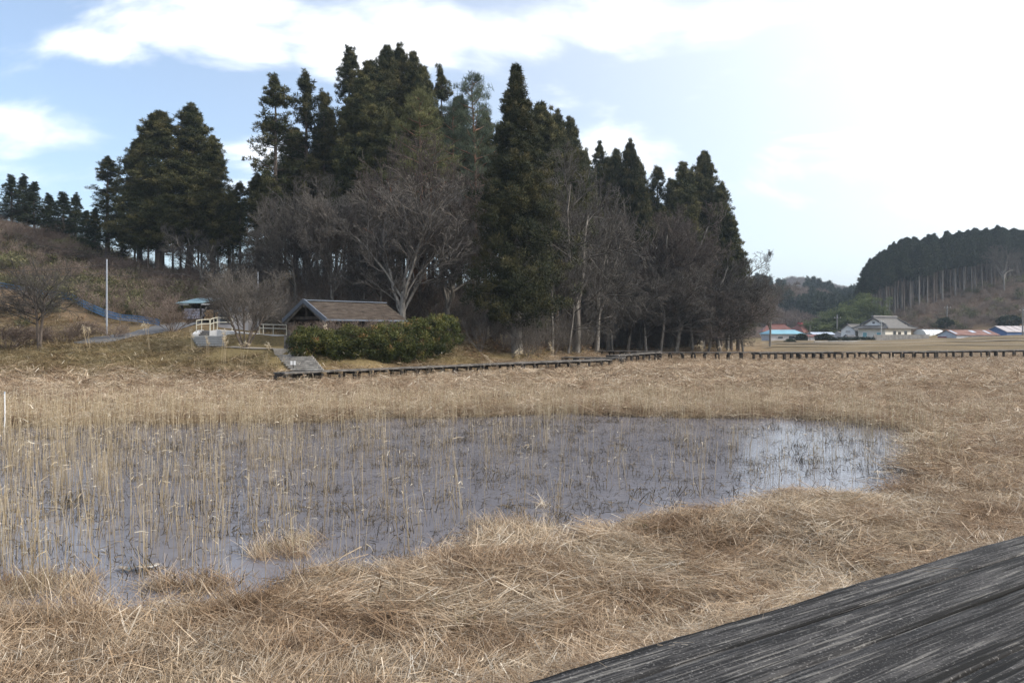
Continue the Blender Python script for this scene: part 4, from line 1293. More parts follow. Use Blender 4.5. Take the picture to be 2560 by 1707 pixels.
BT = [
    ('bare_fan', 1003, 53, 440, 265, 'largest leafless tree with pale forked trunk behind the hedge', 1, 'twig', 'bark_grey'),
    ('bare_fan', 832, 60, 455, 190, 'grey leafless tree rising behind the hut roof', 0, 'twig', 'bark_grey'),
    ('bare_mid', 742, 62, 470, 170, 'leafless tree left of the hut roof', 0, 'twig', 'bark_grey'),
    ('bare_mid', 690, 60, 520, 150, 'leafless tree in front of the leftmost spire cedar', 1, 'twig', 'bark_grey'),
    ('bare_mid', 910, 58, 560, 150, 'slim leafless tree between the hut roof and the largest bare tree', 2, 'twig', 'bark_grey'),
    ('bare_mid', 948, 57, 600, 110, 'twin-stemmed thin bare tree at the right end of the hut roof', 3, 'twig', 'bark_grey'),
    ('bare_big', 1040, 62, 360, 250, 'reddish leafless tree below the pale pine', 2, 'twig_r', 'bark_red'),
    ('bare_mid', 1130, 63, 420, 190, 'brown leafless tree below the grey-green pine', 0, 'twig_r', 'bark_grey'),
    ('bare_mid', 1180, 60, 560, 140, 'thin leafless tree against the left side of the front cedar', 1, 'twig', 'bark_grey'),
    ('bare_big', 1440, 68, 405, 260, 'tall grey leafless tree right of the front cedar', 1, 'twig', 'bark_grey'),
    ('bare_mid', 1380, 64, 560, 170, 'leaning leafless tree beside the front cedar skirt', 2, 'twig', 'bark_grey'),
    ('bare_big', 1520, 84, 500, 240, 'grey leafless tree with raised limbs in the middle right wood', 0, 'twig', 'bark_grey'),
    ('bare_mid', 1490, 82, 610, 170, 'low leafless tree above the boardwalk bend', 3, 'twig', 'bark_grey'),
    ('bare_big', 1600, 85, 540, 230, 'brown leafless tree spreading over the boardwalk', 2, 'twig_r', 'bark_grey'),
    ('bare_mid', 1570, 82, 680, 170, 'low brown bare tree leaning over the boardwalk, centre right', 0, 'twig', 'bark_grey'),
    ('bare_big', 1680, 85, 540, 230, 'rounded brown leafless tree in the right part of the wood', 0, 'twig_r', 'bark_grey'),
    ('bare_mid', 1650, 81, 660, 170, 'low bare tree with leaning stems near the reed plumes', 1, 'twig', 'bark_grey'),
    ('bare_big', 1755, 86, 620, 210, 'dark leafless tree below the last tall cedar', 1, 'twig', 'bark_grey'),
    ('bare_mid', 1730, 82, 700, 170, 'low bare tree at the right of the reed plumes', 2, 'twig_r', 'bark_grey'),
    ('bare_big', 1818, 87, 690, 170, 'leafless tree at the right end of the wood', 2, 'twig', 'bark_grey'),
    ('bare_mid', 1800, 83, 720, 150, 'low bare tree at the right foot of the wood', 3, 'twig_r', 'bark_grey'),
    ('bare_mid', 1858, 85, 715, 120, 'last low bare tree where the wood meets the field', 0, 'twig_r', 'bark_grey'),
    ('bare_mid', 1925, 122, 695, 120, 'lone leafless tree in front of the red-roofed houses', 0, 'twig', 'bark_grey'),
    ('bare_big', 505, 74, 545, 150, 'pale leafless tree on the slope behind the wood shed', 1, 'twig', 'bark_grey'),
    ('bare_mid', 560, 70, 590, 120, 'small leafless tree behind the vase-shaped bush', 2, 'twig', 'bark_grey'),
    ('bare_mid', 130, 76, 590, 140, 'thin leafless tree on the left hillside above the blue net', 3, 'twig', 'bark_grey'),
    ('bare_mid', 640, 64, 600, 130, 'dark leafless tree beside the thin pole left of the hut', 1, 'twig', 'bark_grey'),
    ('bare_big', 770, 66, 420, 220, 'dark leafless tree in front of the second spire cedar', 2, 'twig', 'bark_grey'),
    ('bare_big', 895, 63, 430, 230, 'grey leafless tree between the hut roof and the reddish tree', 0, 'twig', 'bark_grey'),
    ('bare_big', 1120, 58, 500, 230, 'spreading grey leafless tree left of the front cedar', 1, 'twig', 'bark_grey'),
    ('bare_big', 1365, 70, 440, 200, 'leafless tree close against the right side of the front cedar', 2, 'twig', 'bark_grey'),
    ('bare_big', 1490, 76, 440, 230, 'grey leafless tree with fine crown below the thin cedar tip', 0, 'twig', 'bark_grey'),
    ('bare_big', 1560, 88, 470, 220, 'leafless tree below the sharp-tipped cedar', 1, 'twig_r', 'bark_grey'),
    ('bare_big', 1640, 88, 510, 210, 'brown leafless tree below the notch in the treeline', 1, 'twig_r', 'bark_grey'),
    ('bare_big', 1720, 88, 560, 210, 'brown leafless tree below the rounded right cedar', 2, 'twig_r', 'bark_grey'),
    ('bare_mid', 1420, 66, 640, 160, 'low leafless tree behind the boardwalk landing', 1, 'twig', 'bark_grey'),
    ('bare_mid', 1530, 82, 720, 150, 'low leaning bare tree above the dark boardwalk section', 2, 'twig', 'bark_grey'),
    ('bare_mid', 1615, 81, 730, 150, 'low leaning bare tree above the middle of the far boardwalk', 0, 'twig', 'bark_grey'),
    ('bare_mid', 1690, 81, 735, 150, 'low bare tree drooping beside the reed plumes', 3, 'twig', 'bark_grey'),
    ('bare_mid', 1770, 82, 745, 150, 'low bare tree drooping over the right half of the boardwalk', 1, 'twig', 'bark_grey'),
    ('bare_low', 100, 44.5, 635, 155, 'dark wide-branched leafless tree with twin trunks at far left', 0, 'twig_d', 'bark'),
    ('bare_vase', 612, 44.6, 662, 190, 'vase-shaped leafless bush with many stems left of the timber steps', 0, 'twig', 'bark'),
    ('bare_big', 2510, 222, 605, 90, 'pale leafless tree among the plantation trunks at far right', 2, 'twig', 'bark_grey'),
]
for kind, px, Y, ty_, w, lab, var, cm, tm in BT:
    if 50 < Y < 100:
        w *= 1.2
        if kind != 'bare_fan': cm = {'twig': 'twig_d', 'twig_r': 'twig_b'}[cm]
        if px < 930: ty_ += 25; w *= .85
    tree(kind, px, Y, ty_, w, lab, 'bush' if kind == 'bare_vase' else 'tree', 'bare_bush' if kind == 'bare_vase' else 'bare_tree', var=var, crown_m=cm, trunk_m=tm, group='leafless trees')

# cedar plantation on the right hill
tops_x = [2150, 2161, 2188, 2238, 2292, 2328, 2366, 2426, 2480, 2560, 2700]
tops_y = [735, 676, 634, 611, 603, 590, 589, 581, 574, 586, 590]
n_p = 0
for row, (Y0, dpx) in enumerate(((0, 15), (8, 12), (16, 11), (25, 11), (36, 12))):
    px = 2158 + row * 4
    while px < 2690:
        base_Y = float(np.interp(px, [2150, 2230, 2300, 2350, 2430, 2560, 2700], [222, 222, 221, 226, 229, 236, 240])) + Y0 + rr.uniform(-2, 2)
        ty_ = float(np.interp(px, tops_x, tops_y)) + rr.uniform(-9, 18) + (12 if row == 0 else 0)
        tree('slim', px, base_Y, ty_, 36 + rr.uniform(-6, 8), 'tall slender plantation cedar with long bare trunk on the right hill', 'cedar', 'cedar_tree', group='plantation cedars on the right hill', trunk_m='bark_pale' if rr.random() < .6 else 'bark')
        px += dpx * rr.uniform(.45, 1.6); n_p += 1

# ---------------------------------------------------------------- undergrowth (stuff)
def brush_mesh(seed, n, rad, h):
    o = grow(seed, h, [(4, .6, 36), (4, .55, 40)], .012, trunk_h=.65, tropism=.05, rmin=.006, multi=n, multi_spread=.6)
    rng = np.random.default_rng(seed)
    p0 = np.concatenate([x[0] for x in o]); p1 = np.concatenate([x[1] for x in o]); r0 = np.concatenate([x[2] for x in o]); r1 = np.concatenate([x[3] for x in o])
    off = rng.normal(size=(n, 2)) * rad
    v, q, r = segs_mesh('b', p0, p1, r0, r1, rng.random(len(p0)), 3)
    return mk_mesh('undergrowth', v, q, rnd=r)


def sasa_mesh(seed, n=70, rad=.55, h=.7):
    rng = np.random.default_rng(seed)
    c_ = np.stack([rng.normal(size=n) * rad * .6, rng.normal(size=n) * rad * .6, rng.random(n) * h], 1)
    V, q, r = leaf_cloud(c_, np.full(n, .16), 5, .26, .055, rng, up=.1, quad=True, crnd=rng.random(n))
    return mk_mesh('sasa', V, [q], rnd=r)


C_brush = source_coll('undergrowth_twigs', [brush_mesh(700 + k, 9, .3, 1.5) for k in range(6)], M['twig_r'])
C_brushg = source_coll('undergrowth_twigs_grey', [brush_mesh(720 + k, 8, .3, 2.2) for k in range(5)], M['twig'])
C_sasa = source_coll('dwarf_bamboo', [sasa_mesh(740 + k) for k in range(6)], M['sasa'])
C_lit = source_coll('litter', [straw_clump(760 + k, 60, .8, .16, .05, .05, up=.1, align=.1) for k in range(5)], M['litter'])
C_turf = source_coll('bank_turf', [straw_clump(780 + k, 70, .55, .3, .016, .06, up=.40, align=.2) for k in range(8)], M['turf'])


def spread(name, n, y0, y1, coll, k, s0, s1, seed, label, cat, dens, slope=.70, zs=1.0, tilt=.1):
    rng = np.random.default_rng(seed)
    X, Y = frustum_pts(n, y0, y1, rng, 1.0, slope=slope)
    u = X / Y * F + 1280; z0 = ground(X, Y, False)
    keep = rng.random(n) < dens(X, Y, u, z0)
    X, Y = X[keep], Y[keep]; n = len(X)
    rot = np.stack([rng.normal(size=n) * tilt, rng.normal(size=n) * tilt, rng.random(n) * 6.283], 1)
    sc = (s0 + (s1 - s0) * rng.random(n))[:, None] * np.array([[1, 1, zs]])
    scatter(name, np.stack([X, Y, ground(X, Y) - .03], 1), rot, sc, rng.integers(0, k, n), coll, label, cat)


left = lambda u: np.clip((1250 - u) / 60, 0, 1)
knoll = lambda u: np.clip((1930 - u) / 40, 0, 1)
rhill = lambda u, Y: (u > 1980) & (Y > 196)


def free(X, Y, u):
    """keeps brush off the road, the steps, the hut and the paths"""
    road = (u > 215) & (u < 660) & (np.abs(Y - np.interp(u, [215, 300, 385, 440, 505, 560, 660], [46.5, 49, 51.5, 54, 56.5, 58, 59])) < 1.7)
    steps = np.zeros(X.shape, bool)
    for b0_, t0_, hw_ in FLIGHTS:
        ex, ey = t0_[0] - b0_[0], t0_[1] - b0_[1]; L2 = ex * ex + ey * ey
        tt = ((X - b0_[0]) * ex + (Y - b0_[1]) * ey) / L2; dd = np.abs((X - b0_[0]) * ey - (Y - b0_[1]) * ex) / math.sqrt(L2)
        steps |= (tt > -.1) & (tt < 1.1) & (dd < hw_ + .45)
    for rx_, ry_, _z, hw_ in _r:
        steps |= (np.sqrt(((X[:, None] - rx_) ** 2 + (Y[:, None] - ry_) ** 2).min(1)) < hw_ - .1)
    steps |= (u > 480) & (u < 600) & (Y > 47.5) & (Y < 52)
    hut_ = (X > -16.5) & (X < -6.5) & (Y > 41.5) & (Y < 53)
    shed_ = (u > 440) & (u < 640) & (Y > 50) & (Y < 60.5)
    nY = np.interp(u, [-80, 0, 60, 120, 175, 200, 230, 262, 300, 345, 400], [63, 63, 62.5, 62, 61, 59.5, 58, 56.5, 55.5, 54.5, 54])
    net_ = (u < 405) & (Y < nY + .5) & (Y > nY - 4.5)
    return ~(road | steps | hut_ | shed_ | net_)


spread('bank_turf', 22000, 36, 84, C_turf, 8, .8, 1.5, 21, 'dry yellow-brown turf on the banks round the steps and road', 'dry grass',
       lambda X, Y, u, z: np.where((z > .15) & ((z < 3.4) | (u < 620)) & knoll(u).astype(bool), np.where(u > 1180, .35, np.where(z > 6, .45, 1)), 0) * free(X, Y, u), tilt=.15)
spread('slope_brush', 12000, 50, 96, C_brush, 6, .6, 1.3, 22, 'brown leafless undergrowth on the left hillside and knoll', 'undergrowth',
       lambda X, Y, u, z: np.where(z > 2.6, .14 + .6 * (fbm(X / 4, Y / 4, 91, 3) > .52), 0) * np.where(u > 640, np.where(z > 5.2, .4, 1), np.where(Y < 66, .35, .75)) * knoll(u) * free(X, Y, u))
spread('wood_edge_brush', 5200, 52, 108, C_brushg, 5, .7, 1.5, 23, 'grey tangled twigs along the front edge of the wood', 'undergrowth',
       lambda X, Y, u, z: np.where((z > .3) & (u > 1180), .75, np.where((z > 2.0) & (u > 640), np.where(z > 4.6, .08, .4), 0)) * knoll(u) * free(X, Y, u))
spread('dwarf_bamboo', 6000, 52, 92, C_sasa, 6, .7, 1.5, 24, 'patches of dull green dwarf bamboo on the left hillside', 'dwarf bamboo',
       lambda X, Y, u, z: np.where((z > 2.9) & (u < 720), np.where(fbm(X / 6, Y / 5, 97, 3) > .47, 1.0, .06), 0) * free(X, Y, u), tilt=.2)
spread('leaf_litter', 6000, 50, 100, C_lit, 5, .8, 1.6, 25, 'brown fallen leaves under the trees of the knoll', 'leaf litter',
       lambda X, Y, u, z: np.where(z > .6, np.where(u > 1150, .9, .5 * (z > 2.5)), 0) * knoll(u) * free(X, Y, u), tilt=.2)
spread('hill_brush', 9000, 190, 262, C_brush, 6, .8, 1.5, 26, 'brown scrub covering the right hillside below the plantation', 'undergrowth',
       lambda X, Y, u, z: np.where(rhill(u, Y) & (z > 1.6), .85, 0), slope=.74)
spread('hill_green_scrub', 1500, 196, 240, C_sasa, 6, 1.2, 2.2, 27, 'dull green scrub in patches on the right hillside', 'undergrowth',
       lambda X, Y, u, z: np.where(rhill(u, Y) & (z > 2.2), .9 * (fbm(X / 9, Y / 9, 44, 3) > .54), 0), slope=.74)

# ---------------------------------------------------------------- single shrubs on the left bank
SH = [(430, 51, 768, 90, 'round brown leafless shrub by the road beside the wood shed', 0),
      (205, 48, 800, 85, 'reddish-brown leafless shrub left of the steel pole', 1),
      (285, 48.5, 808, 75, 'low grey-brown leafless shrub at the foot of the steel pole', 2),
      (20, 46, 808, 130, 'dense brown leafless shrub at the left edge of the picture', 0),
      (72, 47, 815, 110, 'brown leafless shrub behind the twin-trunked tree at left', 1),
      (150, 47.5, 812, 90, 'brown leafless shrub right of the twin-trunked tree at left', 2)]
for px, Y, ty_, w, lab, var in SH:
    tree('brush', px, Y, ty_, w, lab, 'shrub', 'leafless_shrub', var=var, group='leafless shrubs on the left bank')

# ---------------------------------------------------------------- evergreen hedge
def bush_mesh(seed, rx, ry, h, nc=70, k=75, ll=.10, lw=.05):
    rng = np.random.default_rng(seed)
    v = rng.normal(size=(nc, 3)); v /= np.linalg.norm(v, axis=1)[:, None]
    rr_ = .72 + .25 * rng.random(nc)
    c_ = np.stack([v[:, 0] * rx * rr_, v[:, 1] * ry * rr_, h * .48 + v[:, 2] * h * .46 * rr_], 1)
    c_[:, 2] = np.maximum(c_[:, 2], .1)
    crn = np.clip(.48 + .28 * rng.normal(size=nc) + .16 * v[:, 2], 0, .95)
    crn = np.where(rng.random(nc) < .07, 1.15, crn)
    V, q, r = leaf_cloud(c_, np.full(nc, .30) * (.8 + .4 * rng.random(nc)), k, ll, lw, rng, up=.4, quad=True, crnd=crn, outward=v)
    return mk_mesh('foliage', V, [q], rnd=r)


hedge = thing('hedge', 'green and reddish broadleaf hedge in rounded lumps in front of the hut', 'hedge', (XP(900, 43), 43, 0))
hb = [(760, 41.6, 815, 62), (788, 41.8, 822, 74), (835, 42.1, 826, 78), (880, 42.6, 812, 76), (925, 43.2, 815, 80), (965, 43.8, 803, 76),
      (1000, 44.4, 800, 82), (1042, 45.2, 792, 84), (1080, 46, 785, 88), (1112, 46.8, 783, 88)]
for i, (px, Y, ty_, w) in enumerate(hb):
    x = XP(px, Y); z = gz(x, Y); h = zy(ty_, Y) - z + .15
    me = bush_mesh(800 + i, w / F * Y * .5 * 1.02, 1.0, h, nc=95)
    o = link('foliage', me, M['hedge'], hedge)
    o.location = (x - hedge.location.x, Y - 43, z - .12)
for i, (px, Y, ty_, w) in enumerate([(775, 42.6, 800, 70), (840, 43.2, 795, 85), (905, 43.9, 792, 85), (960, 44.9, 790, 70)]):
    x = XP(px, Y); z = gz(x, Y)
    tree('brush', px, Y, ty_, w, ['grey-brown bare twigs rising behind the left end of the hedge', 'bare twigs above the hedge below the hut gable', 'bare twigs above the middle of the hedge', 'bare twigs behind the hedge under the roof end'][i], 'shrub', 'leafless_shrub', var=i, group='bare shrubs behind the hedge')

# ---------------------------------------------------------------- far boardwalk in sections
def bw_point(px, y, zd):
    return G(px, y, zd)


def boardwalk(label, a, b_, width, seed, zb=None, nb=2, post=.13, dx=1.0):
    rg_ = random.Random(seed)
    a = Vector(a); b_ = Vector(b_); d = (b_ - a); L = d.xy.length
    rz = math.atan2(d.y, d.x)
    root = thing('boardwalk', label, 'boardwalk', (a.x, a.y, 0), rz, 'far boardwalk sections')
    sl = (b_.z - a.z) / L
    w = width / nb
    x = 0.0
    while x < L - .3:
        l = min(rg_.uniform(3.4, 4.4), L - x)
        for k in range(nb):
            y0 = -width / 2 + k * w + .012; j = rg_.uniform(-.015, .015)
            z0 = a.z + sl * x + j; z1 = a.z + sl * (x + l) + j + rg_.uniform(-.02, .02)
            MB().hexa([(x + .01, y0, z0 - .07), (x + l - .01, y0, z1 - .07), (x + l - .01, y0 + w - .024, z1 - .07), (x + .01, y0 + w - .024, z0 - .07),
                       (x + .01, y0, z0), (x + l - .01, y0, z1), (x + l - .01, y0 + w - .024, z1), (x + .01, y0 + w - .024, z0)]).build('plank', M['wood_old'], root)
        x += l
    n = max(2, int(L / dx) + 1)
    for i in range(n):
        x = .12 + (L - .24) * i / (n - 1)
        zt = a.z + sl * x - .075
        MB().box(x - .06, x + .06, -width / 2 + .02, width / 2 - .02, zt - .13, zt - .004).build('crossbeam', M['wood_dark'], root)
        for sgn in (-1, 1):
            if rg_.random() < .06: continue
            yy = sgn * (width / 2 - .09) + rg_.uniform(-.03, .03); xx = x + rg_.uniform(-.12, .12)
            wp = root.location + Vector((math.cos(rz) * xx - math.sin(rz) * yy, math.sin(rz) * xx + math.cos(rz) * yy, 0))
            zg = gz(wp.x, wp.y) - .15
            p_ = post * rg_.uniform(.8, 1.25) / 2; le = rg_.uniform(-.03, .03)
            MB().hexa([(xx - p_, yy - p_, zg), (xx + p_, yy - p_, zg), (xx + p_, yy + p_, zg), (xx - p_, yy + p_, zg),
                       (xx - p_ + le, yy - p_ + .0, zt - .135), (xx + p_ + le, yy - p_, zt - .135), (xx + p_ + le, yy + p_, zt - .135), (xx - p_ + le, yy + p_, zt - .135)]).build('post', M['wood_dark'], root)
    if zb:
        for (xx, dxx) in zb:
            MB().bar((xx, -width / 2 - .02, a.z - .15), (xx + dxx, -width / 2 - .02, .05), .07, .1).build('brace', M['wood_dark'], root)
    return root


boardwalk('long low boardwalk section running right from the timber steps', bw_point(697, 931, .45), bw_point(1190, 910, .48), 1.1, 1, dx=.95)
boardwalk('boardwalk section in front of the large front cedar', bw_point(1192, 909.6, .48), bw_point(1516, 897, .52), 1.1, 2, dx=1.0)
boardwalk('wide boardwalk landing just right of the front cedar', bw_point(1408, 892, .5), bw_point(1560, 893.5, .5), 1.6, 3, nb=3, dx=.9)
boardwalk('short boardwalk section climbing right of the landing', bw_point(1530, 887.5, .55), bw_point(1640, 880.5, .6), 1.2, 4, dx=1.1)
boardwalk('dark boardwalk section under the trees behind the bend', bw_point(1497, 876.5, .6), bw_point(1648, 878.5, .6), 1.2, 5, dx=1.2)
boardwalk('boardwalk section below the leafless trees with reed plumes', bw_point(1642, 880, .6), bw_point(1886, 880, .62), 1.2, 6, dx=1.05)
boardwalk('boardwalk section with a thick tangle of posts right of the wood', bw_point(1888, 880, .62), bw_point(2084, 878.5, .62), 1.3, 7, dx=.75, post=.17)
boardwalk('boardwalk section with a slanting brace in front of the houses', bw_point(2094, 879.5, .62), bw_point(2330, 877.5, .64), 1.2, 8, zb=[(2.6, .7)], dx=1.15)
boardwalk('boardwalk section in front of the rusty shed', bw_point(2330, 877, .64), bw_point(2522, 874.5, .66), 1.2, 9, dx=1.0)
boardwalk('last boardwalk section leaving the picture at right', bw_point(2520, 874.5, .66), bw_point(2680, 873, .66), 1.2, 10, dx=1.3)

# tall plumed reeds standing along the boardwalk
def plume_mesh(seed):
    rng = np.random.default_rng(seed)
    n = 3
    p = np.stack([rng.normal(size=n) * .1, rng.normal(size=n) * .1, np.zeros(n)], 1)
    d = np.stack([rng.normal(size=n) * .1, rng.normal(size=n) * .1, np.ones(n)], 1); d /= np.linalg.norm(d, axis=1)[:, None]
    L = 1.1 + .5 * rng.random(n)
    v, q, k = ribbons(p, d, L, np.full(n, .022), rng, 3, curl=.08, taper=.7)
    tips = v.reshape(n, k, 3)[:, -1]
    V2, q2, r2 = leaf_cloud(tips, np.full(n, .11), 40, .13, .028, rng, up=-.1, squash=1.6, crnd=np.full(n, .95))
    V, Q, Rn = merge([(v, q, np.full(len(v), .6)), (V2, q2, r2)])
    return mk_mesh('plume', V, Q, rnd=np.clip(Rn, 0, 1))


C_pl = source_coll('plumed_reeds', [plume_mesh(820 + k) for k in range(5)], M['reed'])
rng = np.random.default_rng(31)
pls = [(1738, 884), (1748, 884), (1752, 886), (1800, 884), (1815, 884), (1030, 920), (1048, 921), (855, 925), (1255, 905), (1315, 903), (1385, 900), (820, 928), (905, 927), (945, 926), (1000, 924), (1215, 905), (1290, 915), (560, 935), (520, 930), (600, 938), (480, 925), (660, 940), (380, 925), (220, 925)]
pp = np.array([tuple(G(a_ + 2, y_ + 8, 0)) for a_, y_ in pls]); pp[:, 2] = ground(pp[:, 0], pp[:, 1])
scatter('plumed_reeds', pp, np.stack([rng.normal(size=len(pp)) * .08, rng.normal(size=len(pp)) * .08, rng.random(len(pp)) * 6], 1), (.6 + .5 * rng.random(len(pp)))[:, None] * np.ones((1, 3)), rng.integers(0, 5, len(pp)), C_pl, 'pale plumed reeds standing along the far boardwalk', 'reeds')

# ---------------------------------------------------------------- hut with shingled gable roof behind the hedge
F0 = P(765, 750, 46); B0 = P(963, 757, 50.2)
rd = Vector((B0.x - F0.x, B0.y - F0.y, 0)); RL = rd.length; hrz = math.atan2(rd.y, rd.x)
hz = gz(F0.x + rd.x / 2, F0.y + rd.y / 2)
hut = thing('hut', 'low open hut with brown shingled gable roof and blue-grey bargeboards behind the hedge', 'hut', (F0.x, F0.y, hz - .05), hrz)
rz_ = F0.z - hz; ez = 3.12 - hz; hw = 2.35
NC = 16
for sgn in (-1, 1):
    pl = MB()
    rp = MB().hexa([(-.05, 0, rz_ - .10), (RL, 0, rz_ - .10), (RL, sgn * hw, ez - .10), (-.05, sgn * hw, ez - .10),
                    (-.05, 0, rz_ - .03), (RL, 0, rz_ - .03), (RL, sgn * hw, ez - .03), (-.05, sgn * hw, ez - .03)]).build('roof_slope', M['wood_dark'], hut)
    for k in range(NC):
        f0 = k / NC; f1 = (k + 1) / NC + .012
        za = rz_ + (ez - rz_) * f0; zb_ = rz_ + (ez - rz_) * f1
        sh = MB()
        x = -.04
        rg_ = random.Random(k * 7 + sgn)
        while x < RL - .02:
            l = min(rg_.uniform(.22, .42), RL - x); j = rg_.uniform(0, .008)
            y0, y1 = sgn * hw * f0, sgn * hw * f1
            sh.hexa([(x, y0, za - .028), (x + l - .006, y0, za - .028), (x + l - .006, y1, zb_ - .02), (x, y1, zb_ - .02),
                     (x, y0, za - .012), (x + l - .006, y0, za - .012), (x + l - .006, y1, zb_ + .012 + j), (x, y1, zb_ + .012 + j)])
            x += l
        sh.build('shingle_course', M['shingle'], rp)
    MB().bar((-.16, 0, rz_ + .0), (-.16, sgn * (hw + .08), ez - .03), .09, .24).build('bargeboard', M['metal_trim'], hut)
    MB().bar((-.10, sgn * .1, rz_ - .18), (-.10, sgn * hw, ez - .26), .07, .16).build('inner_bargeboard', M['wood_old'], hut)
    MB().bar((-.1, sgn * (hw + .02), ez - .02), (RL, sgn * (hw + .02), ez - .02), .05, .1).build('eave_board', M['metal_trim'], hut)
MB().bar((-.2, 0, rz_ + .05), (RL + .05, 0, rz_ + .05), .22, .06).build('ridge_cap', M['metal_trim'], hut)
MB().tube([(-.14, 0, rz_ - .32), (.5, 0, rz_ - .32)], .09, 10).build('ridge_beam', M['wood_old'], hut)
MB().bar((.05, -1.7, ez + .12), (.05, 1.7, ez + .12), .14, .18).build('tie_beam', M['wood_dark'], hut)
MB().bar((.05, 0, ez + .2), (.05, 0, rz_ - .15), .12, .12, up=(0, 1, 0)).build('king_post', M['wood_dark'], hut)
for xx in (.3, RL / 2, RL - .3):
    for yy in (-1.7, 1.7):
        MB().box(xx - .08, xx + .08, yy - .08, yy + .08, -.4, ez + .3).build('post', M['wood_dark'], hut)
for yy in (-1.7, 1.7):
    MB().box(.4, RL - .4, yy - .04, yy + .04, -.3, ez + .1).build('side_wall', M['wood_dark'], hut)
MB().box(RL - .38, RL - .3, -1.62, 1.62, -.3, ez + .3).build('back_wall', M['wood_dark'], hut)


# ---------------------------------------------------------------- lower log steps
def log_steps(name, label, bl, br, tl, tr_, n, mat_r, mat_t, cat='steps', logs=True):
    """bl..tr: the four corners of the flight on the ground"""
    bl, br, tl, tr_ = map(Vector, (bl, br, tl, tr_))
    root = thing(name, label, cat, tuple((bl + br) / 2))
    o0 = root.location
    for i in range(n):
        f0 = i / n; f1 = (i + 1) / n
        a0 = bl.lerp(tl, f0) - o0; b0 = br.lerp(tr_, f0) - o0; a1 = bl.lerp(tl, f1) - o0; b1 = br.lerp(tr_, f1) - o0
        zt = a1.z - .01
        st = MB().hexa([(a0.x, a0.y, a0.z - .4), (b0.x, b0.y, a0.z - .4), (b1.x, b1.y, a0.z - .4), (a1.x, a1.y, a0.z - .4),
                        (a0.x, a0.y, zt - .02), (b0.x, b0.y, zt - .02), (b1.x, b1.y, zt - .02), (a1.x, a1.y, zt - .02)]).build('tread', mat_t, root)
        dd = (b0 - a0).normalized() * .12
        if logs:
            MB().tube([(a0.x - dd.x, a0.y - dd.y, zt - .055), ((a0.x + b0.x) / 2, (a0.y + b0.y) / 2, zt - .05), (b0.x + dd.x, b0.y + dd.y, zt - .055)], .07, 8).build('log', mat_r, st)
        else:
            MB().bar((a0.x - dd.x * .2, a0.y - .03, zt - .04), (b0.x + dd.x * .2, b0.y - .03, zt - .04), .14, .09).build('nosing', mat_r, st)
    return root


def onz(px, y, Y):
    p = P(px, y, Y); return p


log_steps('log_steps', 'timber log steps climbing from the boardwalk to the hedge corner', P(733, 925, 37.6), P(803, 926, 37.4), P(690, 886, 42.0), P(772, 888, 41.6), 8, M['wood_log'], M['step_dirt'])
log_steps('stone_steps', 'flight of grey stone-edged steps below the white handrails', P(497, 865, 45.2), P(562, 866, 45.0), P(478, 839, 48.0), P(553, 839, 47.9), 5, M['conc'], M['conc_dark'], logs=False)
log_steps('ramp_steps', 'short dark steps between the pale concrete cheek walls', P(495, 839, 49.0), P(524, 839, 48.9), P(502, 826, 50.2), P(525, 826, 50.1), 3, M['conc_dark'], M['conc_dark'], logs=False)


def wallpoly(name, label, pts, thick, m, cat='wall', group=None):
    """low wall following a top line; pts: (x,y,z_top) world"""
    root_loc = Vector(pts[0])
    mb = MB()
    P_ = [Vector(p) for p in pts]
    for i in range(len(P_) - 1):
        a, b_ = P_[i], P_[i + 1]; d = (b_ - a); d.z = 0; d.normalize(); s_ = Vector((-d.y, d.x, 0)) * thick / 2
        za, zb_ = gz(a.x, a.y) - .3, gz(b_.x, b_.y) - .3
        mb.hexa([(a - s_).to_tuple()[:2] + (za,), (b_ - s_).to_tuple()[:2] + (zb_,), (b_ + s_).to_tuple()[:2] + (zb_,), (a + s_).to_tuple()[:2] + (za,),
                 tuple(a - s_), tuple(b_ - s_), tuple(b_ + s_), tuple(a + s_)])
    o = mb.build(name, m)
    return tag(o, label, cat, group)


wallpoly('cheek_wall', 'pale concrete cheek wall left of the short dark steps', [P(488, 834, 48.8), P(493, 829, 49.2), P(503, 825, 50.3)], .35, M['conc_white'])
wallpoly('ramp_wall', 'long white concrete ramp wall behind the vase-shaped bush', [P(525, 827, 48.7), P(545, 824, 48.8), P(580, 827, 48.6), P(610, 831, 48.2), P(650, 835, 47.6), P(720, 838, 46.8)], .4, M['conc_white'])


def handrail(label, pts, h, m, nrail=2, r=.03):
    root = thing('handrail', label, 'handrail', pts[0], group='handrails by the ramp')
    o0 = Vector(pts[0])
    Q = [Vector(p) - o0 for p in pts]
    for q_ in Q:
        MB().tube([q_ - Vector((0, 0, .3)), q_ + Vector((0, 0, h))], r, 8).build('post', m, root)
    for k in range(nrail):
        hh = h * (1 - .4 * k)
        MB().tube([q_ + Vector((0, 0, hh)) for q_ in Q], r * 1.05, 8).build('rail', m, root)
    return root


